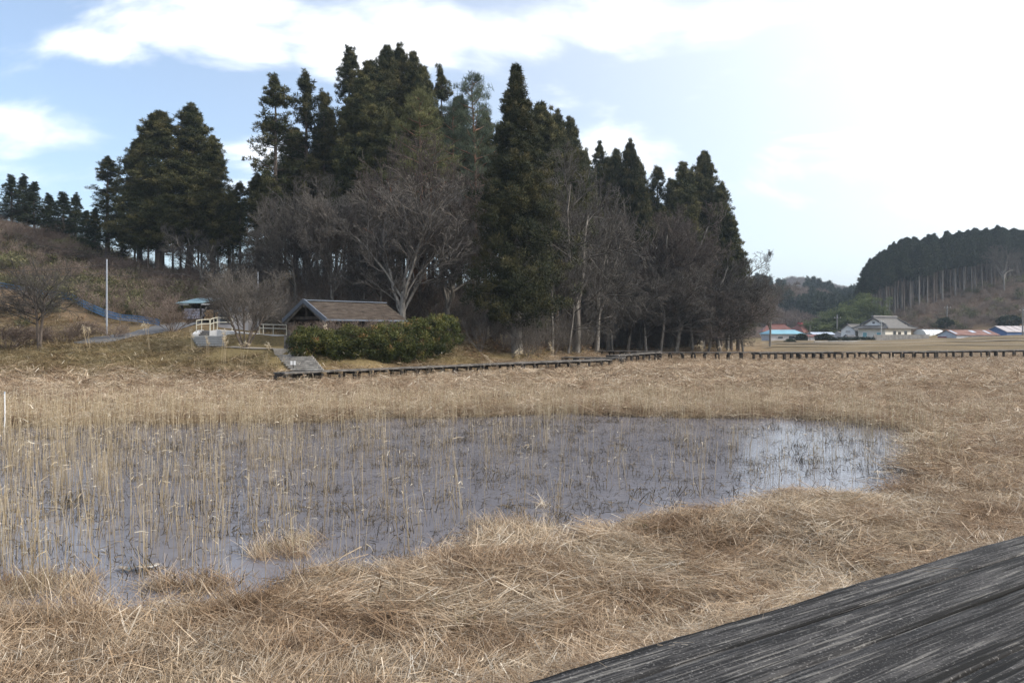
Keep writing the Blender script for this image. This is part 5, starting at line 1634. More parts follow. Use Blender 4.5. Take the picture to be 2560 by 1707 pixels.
handrail('cream handrail left of the short dark steps', [P(491, 829, 49.0), P(504, 826, 50.2), P(524, 825, 51.0)], .70, M['cream'])
handrail('cream handrail right of the short dark steps', [P(526, 828, 48.8), P(534, 824, 49.2), P(543, 823, 49.5), P(580, 823, 49.6)], .74, M['cream'])
handrail('thin cream handrail right of the vase-shaped bush', [P(649, 834, 48.2), P(658, 834, 48.1), P(683, 835, 47.6), P(716, 836, 47.0)], .58, M['cream'], r=.025)
MB()
gp = thing('timber_post', 'pair of weathered timber posts at the top of the log steps', 'post', tuple(G(716, 872, 1.35)))
for i, (px, ty_, Y) in enumerate(((714, 838, 42.6), (722, 824, 42.9), (727, 830, 43.1))):
    p_ = P(px, ty_, Y); z0 = gz(p_.x, p_.y) - .3
    MB().box(p_.x - .07 - gp.location.x, p_.x + .07 - gp.location.x, p_.y - .07 - gp.location.y, p_.y + .07 - gp.location.y, z0 - gp.location.z, p_.z - gp.location.z).build('post', M['wood_old'], gp)

# small white sign by the log steps: two facing panels on one stake
sg = P(733, 922, 38.0); sz_ = gz(sg.x, sg.y)
sgn_ = thing('marker_sign', 'small white double sign board on a dark stake beside the log steps', 'sign', (sg.x, sg.y, sz_))
hh = P(733, 902, 38).z - sz_
MB().box(-.02, .02, -.02, .02, -.2, hh + .02).build('stake', M['wood_dark'], sgn_)
for k in (-1, 1):
    MB().box(min(k * .02, k * .13), max(k * .02, k * .13), -.035, -.021, hh - .20, hh - .0).build('panel', M['white'], sgn_)

# ---------------------------------------------------------------- wood shed and grey house behind the road
YS = 58.0
zsh = zy(798, YS)
shed = thing('wood_shed', 'open wood shed with slanting pale teal roof full of stacked firewood', 'shed', (XP(500, YS), YS, zsh))
k_ = YS / F
rfr = [(-50 * k_, -.9, 38 * k_), (18 * k_, -.9, 39 * k_), (46 * k_, 1.3, 53 * k_), (-22 * k_, 1.3, 53 * k_)]
rf_ = MB().hexa(rfr + [(x, y, z + .06) for x, y, z in rfr]).build('roof', M['teal_roof'], shed)
for (x, y, z) in ((-36 * k_, -.6, 38 * k_), (10 * k_, -.6, 38 * k_), (-24 * k_, 1.0, 48 * k_), (38 * k_, 1.0, 48 * k_), (41 * k_, -.4, 38 * k_)):
    MB().box(x - .05, x + .05, y - .05, y + .05, -.5, z).build('post', M['wood_dark'], shed)
MB().box(-38 * k_, 45 * k_, 1.05, 1.1, -.3, 40 * k_).build('back_wall', M['wood_dark'], shed)
MB().bar((-42 * k_, -.75, 36 * k_), (-18 * k_, -.75, 36 * k_), .05, .07).build('front_beam', M['white'], shed)
MB().bar((12 * k_, -.72, 36.5 * k_), (34 * k_, -.72, 36.5 * k_), .05, .08).build('front_beam', M['white'], shed)
MB().bar((12 * k_, -.78, 1 * k_), (26 * k_, -.74, 30 * k_), .06, .1).build('leaning_board', M['wood_old'], shed)
rg_ = random.Random(3)


def logpile(label, x0, x1, y, ztop, r, m, name='firewood_stack'):
    root = thing(name, label, 'firewood', (shed.location.x + (x0 + x1) / 2, YS + y, zsh))
    z = r; row = 0
    me = MB().tube([(0, -.28, 0), (0, .28, 0)], r * .96, 7).mesh('log')
    me.materials.append(m)
    while z < ztop:
        x = -(x1 - x0) / 2 + (r if row % 2 else 0)
        while x < (x1 - x0) / 2:
            o = link('log', me, None, root); o.location = (x, rg_.uniform(-.06, .06), z); o.rotation_euler = (0, rg_.uniform(0, 6), 0)
            o.scale = (rg_.uniform(.85, 1.08),) * 2 + (1,)
            o.scale[2] = o.scale[0]
            x += r * 2
        z += r * 1.78; row += 1


logpile('stack of firewood wrapped in grey plastic at the left of the shed', -33 * k_, 8 * k_, -.2, 28 * k_, .11, M['wrap'])
logpile('stack of brown split firewood under the shed roof at right', 13 * k_, 41 * k_, .3, 24 * k_, .10, M['log_end'])

YH = 54.0
zh = zy(828, YH)
gh = thing('grey_house', 'small grey-walled house with a dark window hidden behind the vase-shaped bush', 'house', (XP(585, YH), YH, zh))
k_ = YH / F
MB().box(-40 * k_, 36 * k_, 0, 2.6, -.6, 48 * k_).build('wall', M['plaster_grey'], gh)
f_ = MB().box(-35 * k_, -8 * k_, -.05, -.004, 18 * k_, 42 * k_).build('window', M['metal_trim'], gh)
MB().box(-32 * k_, -11 * k_, -.07, -.051, 21 * k_, 39 * k_).build('pane', M['glass'], f_)
MB().hexa([(-46 * k_, -.4, 47 * k_), (42 * k_, -.4, 47 * k_), (42 * k_, 1.3, 62 * k_), (-46 * k_, 1.3, 62 * k_), (-46 * k_, -.4, 49.5 * k_), (42 * k_, -.4, 49.5 * k_), (42 * k_, 1.3, 64.5 * k_), (-46 * k_, 1.3, 64.5 * k_)]).build('roof_slope', M['tile_dark'], gh)
MB().hexa([(-46 * k_, 3.0, 47 * k_), (-46 * k_, 1.32, 62 * k_), (42 * k_, 1.32, 62 * k_), (42 * k_, 3.0, 47 * k_), (-46 * k_, 3.0, 49.5 * k_), (-46 * k_, 1.32, 64.5 * k_), (42 * k_, 1.32, 64.5 * k_), (42 * k_, 3.0, 49.5 * k_)]).build('roof_slope', M['tile_dark'], gh)

# ---------------------------------------------------------------- poles and wires
def pole(px, base_y, top_y, Y, r, label, m, arms=(), name='utility_pole', group=None):
    b_ = P(px, base_y, Y); t_ = P(px, top_y, Y)
    zb_ = gz(b_.x, Y) - .3
    root = thing(name, label, 'pole', (b_.x, Y, zb_), group=group)
    MB().tube([(0, 0, 0), (0, 0, (t_.z - zb_) * .5), (0, 0, t_.z - zb_)], [r * 1.1, r, r * .85], 10).build('shaft', m, root)
    for (dz, w) in arms:
        a = MB().box(-w / 2, w / 2, -r - .06, -r - .001, t_.z - zb_ - dz - .05, t_.z - zb_ - dz + .05).build('crossarm', m, root)
        for xx in (-w * .42, 0, w * .42):
            MB().tube([(xx, -r - .03, t_.z - zb_ - dz + .05), (xx, -r - .03, t_.z - zb_ - dz + .22)], .05, 6).build('insulator', M['white'], a)
    return Vector((b_.x, Y, t_.z))


tp1 = pole(267, 812, 648, 50.5, .055, 'slim grey steel pole on the left bank carrying wires', M['steel'])
pole(645, 800, 680, 52, .03, 'thin pale pole left of the hut roof', M['steel'], name='thin_pole')
pole(2093, 830, 786, 200, .16, 'utility pole with crossarm in front of the bamboo grove', M['conc_dark'], arms=((.9, 1.8),), group='village poles')
pole(2203, 848, 800, 172, .11, 'utility pole in front of the big tiled roof', M['conc'], arms=((.4, 1.0),), group='village poles')
pole(2368, 822, 762, 206, .17, 'tall utility pole in front of the brown hillside', M['conc_dark'], arms=((.8, 1.8),), group='village poles')
pole(2374, 822, 790, 207, .13, 'short pole close beside the tall utility pole', M['conc_dark'], group='village poles')
pole(2557, 848, 770, 172, .16, 'utility pole at the right edge of the picture', M['conc_dark'], arms=((.6, 1.8),), group='village poles')
pole(2025, 842, 812, 178, .08, 'thin pole between the red roofs and the low red shed', M['conc_dark'], group='village poles')
# white stake standing in the marsh at the far left
wp = G(10, 1092, 0)
ws = thing('marker_stake', 'thin white stake standing in the reeds at the left edge', 'stake', (wp.x, wp.y, -.1))
hh = P(10, 979, wp.y).z + .1
MB().tube([(0, 0, 0), (.02, 0, hh * .5), (.015, 0, hh - .04)], .013, 10).build('shaft', M['white'], ws)
MB().tube([(.015, 0, hh - .045), (.015, 0, hh)], .015, 10).build('cap', M['pale_sheet'], ws)


def wire(label, a, b_, sag, r=.014, n=14):
    a = Vector(a); b_ = Vector(b_)
    pts = []
    for i in range(n + 1):
        f = i / n; p_ = a.lerp(b_, f); p_.z -= sag * 4 * f * (1 - f); pts.append(p_)
    o = MB().tube([p_ - a for p_ in pts], r, 5).build('overhead_wire', M['wire'])
    o.location = a
    return tag(o, label, 'wire', 'overhead wires')


top_at = lambda d: tp1 - Vector((0, 0, d))
wire('upper wire from the steel pole to the left edge', top_at(.35), P(-120, 672, 45), .25)
wire('lower wire from the steel pole to the left edge', top_at(.9), P(-120, 655, 47), .5)
wire('upper wire from the steel pole towards the hut', top_at(.35), P(700, 680, 60), .5)
wire('lower wire from the steel pole towards the wood shed', top_at(.95), P(560, 690, 62), .35)
wire('high wire sagging across the front of the twin cedars, upper one', P(90, 610, 66), P(500, 610, 66), .75)
wire('high wire sagging across the front of the twin cedars, lower one', P(60, 622, 66), P(520, 606, 66), .95)

# ---------------------------------------------------------------- blue net fence on the left slope
net = thing('net_fence', 'blue net fence running down the left slope past the steel pole', 'fence', (0, 0, 0))
npts = [(-80, 716, 63), (0, 722, 63), (60, 731, 62.5), (120, 738, 62), (175, 742, 61), (200, 757, 59.5), (230, 771, 58), (262, 785, 56.5), (300, 793, 55.5), (345, 797, 54.5), (385, 803, 54), (400, 806, 54)]
nw = []
for px, y_, Y in npts:
    p_ = P(px, y_, Y); zg = gz(p_.x, p_.y); nw.append(Vector((p_.x, p_.y, max(zg, p_.z - .2))))
net.location = nw[0]
for i, p_ in enumerate(nw):
    h_ = .55 if i < 8 else .45
    MB().tube([p_ - net.location - Vector((0, 0, .3)), p_ - net.location + Vector((0, 0, h_))], .025, 6).build('post', M['wood_old'], net)
mb = MB()
for i in range(len(nw) - 1):
    a = nw[i] - net.location; b_ = nw[i + 1] - net.location
    h0 = .5 if i < 8 else .4; h1 = .5 if i + 1 < 8 else .4
    n_ = 14
    for k in range(n_):
        f = k / n_; q0 = a.lerp(b_, f); hv = h0 + (h1 - h0) * f
        q1 = a.lerp(b_, min(1, f + .16)); 
        mb.bar(q0, q1 + Vector((0, 0, hv)), .008, .008); mb.bar(q1, q0 + Vector((0, 0, hv)), .008, .008)
    for hf in (.02, .5, 1.0):
        mb.bar(a + Vector((0, 0, h0 * hf)), b_ + Vector((0, 0, h1 * hf)), .022, .03)
mb.build('netting', M['blue_net'], net)

# crumpled plastic litter at the near edge of the pond
lp = G(345, 1417, -.05)
rng = np.random.default_rng(6)
lx, ly = np.meshgrid(np.linspace(-.17, .17, 12), np.linspace(-.06, .06, 7))
lz = (fbm(lx * 14, ly * 18, 5, 3) - .35) * .07
i2 = np.arange(84).reshape(7, 12)
o = link('plastic_litter', mk_mesh('plastic_litter', np.stack([lx.ravel() * (1 + .2 * np.sin(ly.ravel() * 40)), ly.ravel() + .02 * np.sin(lx.ravel() * 30), lz.ravel()], 1), np.stack([i2[:-1, :-1], i2[:-1, 1:], i2[1:, 1:], i2[1:, :-1]], -1).reshape(-1, 4)),
         noise_mat('litter_film', (.04, .18, .26), (.5, .5, .48), scale=9, rough=.3, c3=(.22, .14, .07)))
o.location = (lp.x, lp.y, -.05); o.rotation_euler = (0, 0, .25)
sol = o.modifiers.new('thickness', 'SOLIDIFY'); sol.thickness = .003
tag(o, 'crumpled blue and white plastic wrapper among the near reeds', 'litter')

# ---------------------------------------------------------------- village on the right
def gable_house(name, label, px, base_y, Y, L, W, wall_h, rise, rz, m_wall, m_roof, over=.4, cat='house', m_gable=None, thick=.1, ridge=None):
    p_ = P(px, base_y, Y)
    root = thing(name, label, cat, tuple(p_), rz, 'village buildings')
    MB().box(-L / 2, L / 2, -W / 2, W / 2, -1.2, wall_h).build('wall', m_wall, root)
    for s_ in (-1, 1):
        g_ = MB(); x = s_ * L / 2
        g_.hexa([(x, -W / 2, wall_h + .002), (x - s_ * .1, -W / 2, wall_h + .002), (x - s_ * .1, W / 2, wall_h + .002), (x, W / 2, wall_h + .002),
                 (x, -.02, wall_h + rise), (x - s_ * .1, -.02, wall_h + rise), (x - s_ * .1, .02, wall_h + rise), (x, .02, wall_h + rise)])
        g_.build('gable', m_gable or m_wall, root)
        sl = rise / (W / 2); ye = W / 2 + over; ze = wall_h - over * sl
        MB().hexa([(-L / 2 - over, 0, wall_h + rise + .02), (L / 2 + over, 0, wall_h + rise + .02), (L / 2 + over, s_ * ye, ze + .02), (-L / 2 - over, s_ * ye, ze + .02),
                   (-L / 2 - over, 0, wall_h + rise + .02 + thick), (L / 2 + over, 0, wall_h + rise + .02 + thick), (L / 2 + over, s_ * ye, ze + .02 + thick), (-L / 2 - over, s_ * ye, ze + .02 + thick)]).build('roof_slope', m_roof, root)
    if ridge:
        MB().bar((-L / 2 - over, 0, wall_h + rise + thick + .1), (L / 2 + over, 0, wall_h + rise + thick + .1), .35, .22).build('ridge_cap', ridge, root)
    return root


def window(root, x, z, w, h, y, m_g='glass', m_f='white', axis='y', depth=.06):
    s_ = -1 if y < 0 else 1
    if axis == 'y':
        f_ = MB().box(x - w / 2, x + w / 2, min(y, y + s_ * depth), max(y, y + s_ * depth), z - h / 2, z + h / 2).build('window', M[m_f], root)
        MB().box(x - w / 2 + .07, x + w / 2 - .07, min(y + s_ * (depth + .001), y + s_ * (depth + .02)), max(y + s_ * (depth + .001), y + s_ * (depth + .02)), z - h / 2 + .07, z + h / 2 - .07).build('pane', M[m_g], f_)
    else:
        f_ = MB().box(min(y, y + s_ * depth), max(y, y + s_ * depth), x - w / 2, x + w / 2, z - h / 2, z + h / 2).build('window', M[m_f], root)
        MB().box(min(y + s_ * (depth + .001), y + s_ * (depth + .02)), max(y + s_ * (depth + .001), y + s_ * (depth + .02)), x - w / 2 + .07, x + w / 2 - .07, z - h / 2 + .07, z + h / 2 - .07).build('pane', M[m_g], f_)


# big house with hipped-and-gabled tile roof
YT = 188.0
k_ = YT / F
p_ = P(2212, 850, YT)
mh = thing('tiled_house', 'large cream-walled house with sweeping grey tile roof and white gable', 'house', tuple(p_), R(38), 'village buildings')
Lp, Wp = 15.0, 8.6; ze, zg_, zr_ = zy(822, YT) - p_.z, zy(815, YT) - p_.z, zy(797, YT) - p_.z
xg, yg = Lp / 2 - 2.0, Wp / 2 - 1.25
MB().box(-Lp / 2 + 1, Lp / 2 - 1, -Wp / 2 + 1, Wp / 2 - 1, -1.5, ze + .25).build('wall', M['plaster'], mh)
for s_ in (-1, 1):
    mb = MB()
    rows = []
    for i in range(7):      # concave sweep from eave to ridge
        f = i / 6
        z = ze + (zr_ - ze) * f ** 1.22
        y = s_ * Wp / 2 * (1 - f)
        if z < zg_: x = Lp / 2 - (Lp / 2 - xg) * min(1, (Wp / 2 - abs(y)) / (Wp / 2 - yg))
        else: x = xg + .35
        rows.append((x, y, z))
    for i in range(6):
        (x0, y0, z0), (x1, y1, z1) = rows[i], rows[i + 1]
        mb.hexa([(-x0, y0, z0), (x0, y0, z0), (x1, y1, z1), (-x1, y1, z1), (-x0, y0, z0 + .18), (x0, y0, z0 + .18), (x1, y1, z1 + .18), (-x1, y1, z1 + .18)])
    mb.build('roof_slope', M['tile'], mh)
    mb = MB()
    mb.hexa([(s_ * Lp / 2, -Wp / 2, ze), (s_ * Lp / 2, Wp / 2, ze), (s_ * xg, yg, zg_), (s_ * xg, -yg, zg_), (s_ * Lp / 2, -Wp / 2, ze + .17), (s_ * Lp / 2, Wp / 2, ze + .17), (s_ * xg, yg, zg_ + .17), (s_ * xg, -yg, zg_ + .17)])
    mb.build('end_skirt_roof', M['tile'], mh)
    g_ = MB().hexa([(s_ * xg, -yg + .1, zg_ + .1), (s_ * (xg - .15), -yg + .1, zg_ + .1), (s_ * (xg - .15), yg - .1, zg_ + .1), (s_ * xg, yg - .1, zg_ + .1), (s_ * xg, -.05, zr_ - .1), (s_ * (xg - .15), -.05, zr_ - .1), (s_ * (xg - .15), .05, zr_ - .1), (s_ * xg, .05, zr_ - .1)]).build('gable', M['white'], mh)
    MB().box(min(s_ * (xg + .002), s_ * (xg + .05)), max(s_ * (xg + .002), s_ * (xg + .05)), -.3, .3, zg_ + .55, zg_ + 1.0).build('vent', M['tile_dark'], g_)
    for sy in (-1, 1):
        MB().bar((s_ * (xg + .42), 0, zr_ + .12), (s_ * (xg + .42), sy * (yg + .1), zg_ + .32), .3, .3).build('verge_ridge', M['tile_dark'], mh)
        MB().bar((s_ * xg, sy * yg, zg_ + .22), (s_ * (Lp / 2 + .05), sy * (Wp / 2 + .05), ze + .25), .3, .25).build('hip_ridge', M['tile_dark'], mh)
MB().box(-xg - .5, xg + .5, -.22, .22, zr_ + .1, zr_ + .62).build('main_ridge', M['tile_dark'], mh)
MB().box(-xg - .52, xg + .52, -.26, .26, zr_ + .622, zr_ + .72).build('ridge_cap', M['plaster_grey'], mh)
for x in (-2.0, 3.6):
    window(mh, x, 1.6, 1.5, 1.3, -Wp / 2 + 1, 'glass', 'plaster_grey')
MB().box(-.2, 1.2, -Wp / 2 + .93, -Wp / 2 + .999, -.6, 2.0).build('door', M['wood_dark'], mh)
for y in (-1.8, 1.6):
    window(mh, y, 1.3, 1.1, 1.2, -Lp / 2 + 1, 'glass_teal', 'white', axis='x')

ax = gable_house('annex_house', 'white-gabled annex with grey tile roof left of the large tiled house', 2137, 852, 192, 6.5, 3.6, 2.7, 1.3, R(38), M['white'], M['tile'], over=.5, ridge=M['tile_dark'])
MB().box(-3.32, -3.26, -.6, .6, 2.0, 2.6).build('shutter', M['plaster_grey'], ax)
th = thing('teal_roof_house', 'low pale house with teal hipped metal roof beside the lone leafless tree', 'house', tuple(P(1955, 850, 176)), R(6), 'village buildings')
Lw, Ww = 7.6, 5.0
MB().box(-Lw / 2, Lw / 2, -Ww / 2, Ww / 2, -1, 1.42).build('wall', M['plaster_grey'], th)
Lo, Wo, zt = Lw / 2 + .45, Ww / 2 + .45, 1.4
mb = MB(); mb.hexa([(-Lo, -Wo, zt), (Lo, -Wo, zt), (Lo, Wo, zt), (-Lo, Wo, zt), (-Lo + 1.3, -.05, zt + .95), (Lo - 1.3, -.05, zt + .95), (Lo - 1.3, .05, zt + .95), (-Lo + 1.3, .05, zt + .95)])
mb.build('roof', M['teal_roof_b'], th)
window(th, 1.1, .65, 1.5, .8, -Ww / 2, 'glass', 'plaster')
window(th, -1.6, .6, 1.3, .6, -Ww / 2, 'glass', 'plaster')


def thatch_house(label, px, Y, base_y, eave_y, top_y, w, d, ridge_w, rz, m, cap=False):
    p_ = P(px, base_y, Y)
    root = thing('steep_roof_house', label, 'house', tuple(p_), rz, 'village buildings')
    ez_ = zy(eave_y, Y) - p_.z; tz_ = zy(top_y, Y) - p_.z
    MB().box(-w / 2 + .8, w / 2 - .8, -d / 2 + .8, d / 2 - .8, -1, ez_ + .1).build('wall', M['plaster_grey'], root)
    MB().hexa([(-w / 2, -d / 2, ez_), (w / 2, -d / 2, ez_), (w / 2, d / 2, ez_), (-w / 2, d / 2, ez_), (-ridge_w / 2, -.25, tz_), (ridge_w / 2, -.25, tz_), (ridge_w / 2, .25, tz_), (-ridge_w / 2, .25, tz_)]).build('roof', m, root)
    MB().bar((-ridge_w / 2 - .3, 0, tz_ + .1), (ridge_w / 2 + .3, 0, tz_ + .1), .6, .3).build('ridge_cap', M['red_roof'], root)
    if cap:
        MB().hexa([(-1, -.8, tz_ - .9), (1, -.8, tz_ - .9), (1, .8, tz_ - .9), (-1, .8, tz_ - .9), (-.25, -.6, tz_ + .5), (.25, -.6, tz_ + .5), (.25, .6, tz_ + .5), (-.25, .6, tz_ + .5)]).build('roof_gablet', M['red_paint'], root)
    return root


thatch_house('house with broad red hipped metal roof behind the teal-roofed house', 1940, 205, 845, 829, 812, 8.6, 7, 4.4, R(-8), M['red_roof'])
thatch_house('house with steep dark-red roof and small top gable between the trees', 2000, 208, 846, 833, 811, 5.2, 6.5, 1.2, R(32), M['red_roof'], cap=True)
gable_house('red_shed', 'low shed with faded red metal roof left of the concrete wall', 2033, 852, 182, 4.0, 2.6, 1.0, .4, R(4), M['plaster_grey'], M['red_roof'], over=.25, cat='shed')
gable_house('silver_shed', 'long low shed with silver metal roof behind the faded red roof', 2052, 848, 190, 5.2, 3.0, 1.2, .45, R(3), M['conc_dark'], M['pale_sheet'], over=.25, cat='shed')
gable_house('small_shed', 'small grey shed with dark roof beside the white annex', 2124, 851, 182, 1.7, 1.6, .9, .4, R(10), M['plaster_grey'], M['tile_dark'], over=.25, cat='shed')
gable_house('pale_shed', 'little pale gabled shed left of the white annex', 2096, 848, 196, 2.4, 2.0, 1.4, .55, R(50), M['plaster_grey'], M['tile'], over=.2, cat='shed')
# greenhouse with arched film roof
ghn = thing('greenhouse', 'white film greenhouse between the tiled house and the rusty shed', 'greenhouse', tuple(P(2322, 844, 196)), R(20), 'village buildings')
mb = MB(); n_ = 10; Lg = 6.4; rg0 = 2.0
prev = None
for i in range(n_ + 1):
    a_ = math.pi * i / n_
    c_ = (-math.cos(a_) * rg0, .55 + math.sin(a_) * 1.55)
    if prev:
        mb.hexa([(-Lg / 2, prev[0], prev[1]), (Lg / 2, prev[0], prev[1]), (Lg / 2, c_[0], c_[1]), (-Lg / 2, c_[0], c_[1]), (-Lg / 2, prev[0] * .98, prev[1] - .04), (Lg / 2, prev[0] * .98, prev[1] - .04), (Lg / 2, c_[0] * .98, c_[1] - .04), (-Lg / 2, c_[0] * .98, c_[1] - .04)])
    prev = c_
mb.build('film', M['poly'], ghn)
for x in (-Lg / 2 + .02, Lg / 2 - .02):
    pts = [(x, -math.cos(math.pi * i / n_) * rg0 * .97, .55 + math.sin(math.pi * i / n_) * 1.5) for i in range(n_ + 1)]
    mb = MB(); mb.poly([(x, -rg0 * .97, -.6)] + pts + [(x, rg0 * .97, -.6)]); mb.poly([(x + .03, -rg0 * .97, -.6)] + [(q[0] + .03, q[1], q[2]) for q in pts] + [(x + .03, rg0 * .97, -.6)])
    mb.build('end_wall', M['poly'], ghn)
for s_ in (-1, 1):
    MB().box(-Lg / 2, Lg / 2, s_ * rg0 - .03, s_ * rg0 + .03, -.6, .55).build('side_wall', M['poly'], ghn)
for i in range(6):
    x = -Lg / 2 + Lg * i / 5
    MB().tube([(x, -math.cos(math.pi * k / n_) * (rg0 + .03), .55 + math.sin(math.pi * k / n_) * 1.58) for k in range(n_ + 1)], .035, 5).build('hoop', M['steel'], ghn)
gable_house('tarp_shed', 'shed roofed with bright blue tarpaulin behind the rusty shed', 2390, 846, 204, 7.4, 4.0, 1.9, .85, R(-4), M['grey_sheet'], M['blue_bright'], over=.2, cat='shed')
# rusty long shed
rs = gable_house('rusty_shed', 'long grey shed with rusty iron roof and red doors at its end', 2420, 856, 176, 14.2, 4.6, 1.75, 1.0, R(24), M['grey_sheet'], M['rust'], over=.3, cat='shed', m_gable=M['pale_sheet'])
for (y0, y1, z1, nm) in ((-2.2, -.05, .95, 'door'), (.05, 2.2, 1.35, 'door')):
    MB().box(-7.16, -7.105, y0, y1, -.9, z1).build(nm, M['red_paint'], rs)
for (x, w) in ((.2, 1.5), (4.8, .9), (-6.6, .8)):
    sl = 1.0 / 2.3
    y0, y1 = -.3, -1.4 if w > 1 else -2.0
    MB().hexa([(x - w / 2, y0, 1.75 + 1.0 + y0 * sl + .125), (x + w / 2, y0, 1.75 + 1.0 + y0 * sl + .125), (x + w / 2, y1, 1.75 + 1.0 + y1 * sl + .125), (x - w / 2, y1, 1.75 + 1.0 + y1 * sl + .125),
               (x - w / 2, y0, 1.75 + 1.0 + y0 * sl + .145), (x + w / 2, y0, 1.75 + 1.0 + y0 * sl + .145), (x + w / 2, y1, 1.75 + 1.0 + y1 * sl + .145), (x - w / 2, y1, 1.75 + 1.0 + y1 * sl + .145)]).build('roof_patch', M['pale_sheet'], rs)
bwh = gable_house('blue_warehouse', 'blue-walled warehouse with pinkish grey metal roof at the right edge', 2545, 850, 184, 13.0, 6.0, 2.0, 1.25, R(14), M['blue_wall'], M['pink_roof'], over=.3, cat='warehouse')
for i in range(1, 6):
    x = -6.5 + i * 2.2
    MB().bar((x, -.1, 3.37 - .02), (x, -3.25, 2.03 - .02), .1, .06).build('roof_seam', M['tile_dark'], bwh)
MB().box(-2.2, -1.0, -3.07, -3.002, -.2, 1.2).build('door', M['white'], bwh)
MB().box(.2, 1.6, -3.07, -3.002, -.2, 1.3).build('door', M['blue_bright'], bwh)
# walls and hedge in front of the houses
wallpoly('retaining_wall', 'stained concrete retaining wall below the dark hedge', [P(2036, 853, 152), P(2100, 852, 154), P(2172, 851.5, 157)], .3, M['conc'])
hd = thing('dark_hedge', 'flat-topped dark hedge on the concrete retaining wall', 'hedge', tuple(P(2071, 852, 156)))
rng = np.random.default_rng(51)
nn = 420; f = rng.random(nn)
a_, b_ = P(2071, 852, 156), P(2186, 851, 160)
cc = np.stack([(b_.x - a_.x) * f, (b_.y - a_.y) * f + rng.normal(size=nn) * .15, .05 + .62 * rng.random(nn)], 1)
V, q, r = leaf_cloud(cc, np.full(nn, .2), 14, .16, .09, rng, quad=True)
link('foliage', mk_mesh('foliage', V, [q], rnd=r), M['shrub_dark'], hd)
wallpoly('block_wall', 'weathered grey block wall in front of the tiled house', [P(2184, 837, 166), P(2250, 836.5, 169), P(2322, 836.5, 172)], .2, M['conc_dark'])
for i, (px, y_, Y, w, h, lab) in enumerate([(2362, 822, 200, 42, 27, 'dark rounded evergreen bush beside the tall utility pole'), (2524, 818, 196, 62, 28, 'wide dark evergreen bush above the blue warehouse'),
                                       (2004, 853, 172, 20, 15, 'small olive shrub beside the teal-roofed house'), (2058, 851, 166, 30, 14, 'low dull shrub in front of the silver-roofed shed'), (1975, 862, 150, 20, 8, 'low dark shrub at the lane end below the teal-roofed house')]):
    p_ = P(px, y_, Y); z = gz(p_.x, Y)
    root = thing('evergreen_bush', lab, 'bush', (p_.x, Y, min(z, p_.z)), group='village bushes')
    hh = h / F * Y + max(0, p_.z - z)
    link('foliage', bush_mesh(840 + i, w / F * Y / 2, w / F * Y / 2.2, hh, nc=70, k=40, ll=.5, lw=.28), M['shrub_dark'] if i < 2 else M['hinoki'], root)
    MB().tube([(0, 0, -.3), (0, 0, hh * .6)], .1, 6).build('stem', M['bark'], root)

# ---------------------------------------------------------------- bamboo grove at the foot of the plantation
def bamboo_clump(seed):
    rng = np.random.default_rng(seed)
    n = 26
    mb = MB(); cents = []; crn = []
    for i in range(n):
        x, y = rng.normal(size=2) * 1.3; h = 6.5 + rng.random() * 3; a_ = rng.random() * 6.28; bd = .8 + rng.random() * 1.2
        pts = [(x, y, -.4), (x, y, h * .5), (x + math.cos(a_) * bd * .4, y + math.sin(a_) * bd * .4, h * .85), (x + math.cos(a_) * bd, y + math.sin(a_) * bd, h)]
        mb.tube(pts, [.045, .04, .025, .01], 5, cap=False)
        for k in range(12):
            f = .25 + .75 * rng.random()
            cx_ = x + math.cos(a_) * bd * max(0, f - .5) * 2; cy_ = y + math.sin(a_) * bd * max(0, f - .5) * 2
            cents.append([cx_ + rng.normal() * .4, cy_ + rng.normal() * .4, h * f]); crn.append(np.clip(rng.random() * .6 + f * .4, 0, 1))
    V, q, r = leaf_cloud(np.array(cents), np.full(len(cents), .7), 30, .5, .14, rng, up=-.1, quad=False, crnd=np.array(crn))
    return mb.mesh('culms'), mk_mesh('foliage', V, [q], rnd=r)


BB = [bamboo_clump(900 + i) for i in range(3)]
for a_, b_ in BB:
    a_.materials.append(flat_mat('bamboo_culm', (.16, .18, .07))); b_.materials.append(M['bamboo'])
bl = [(2040, 806, 'leftmost low yellow-green bamboo clump of the grove'), (2062, 792, 'bamboo clump second from the left in the grove'), (2085, 782, 'bamboo clump behind the utility pole in the grove'), (2108, 772, 'bamboo clump in the middle of the grove'),
      (2130, 758, 'bamboo clump rising towards the plantation edge'), (2152, 742, 'tall bamboo clump at the foot of the plantation edge'), (2176, 748, 'tallest bamboo clump against the first plantation trunks'), (2198, 768, 'last bamboo clump in front of the plantation trunks'),
      (2070, 812, 'front low bamboo clump left of the white annex'), (2120, 795, 'front bamboo clump above the white annex roof')]
for i, (px, ty_, lab) in enumerate(bl):
    Y = 208 + (i % 3) * 4 if i < 8 else 202
    x = XP(px, Y); z = gz(x, Y); h = zy(ty_, Y) - z
    root = thing('bamboo_clump', lab, 'bamboo', (x, Y, z - .1), prng.random() * 6, 'bamboo grove')
    for nm, me in (('culms', BB[i % 3][0]), ('foliage', BB[i % 3][1])):
        o = link(nm, me, None, root); o.scale = (1.15, 1.15, h / 8.6)

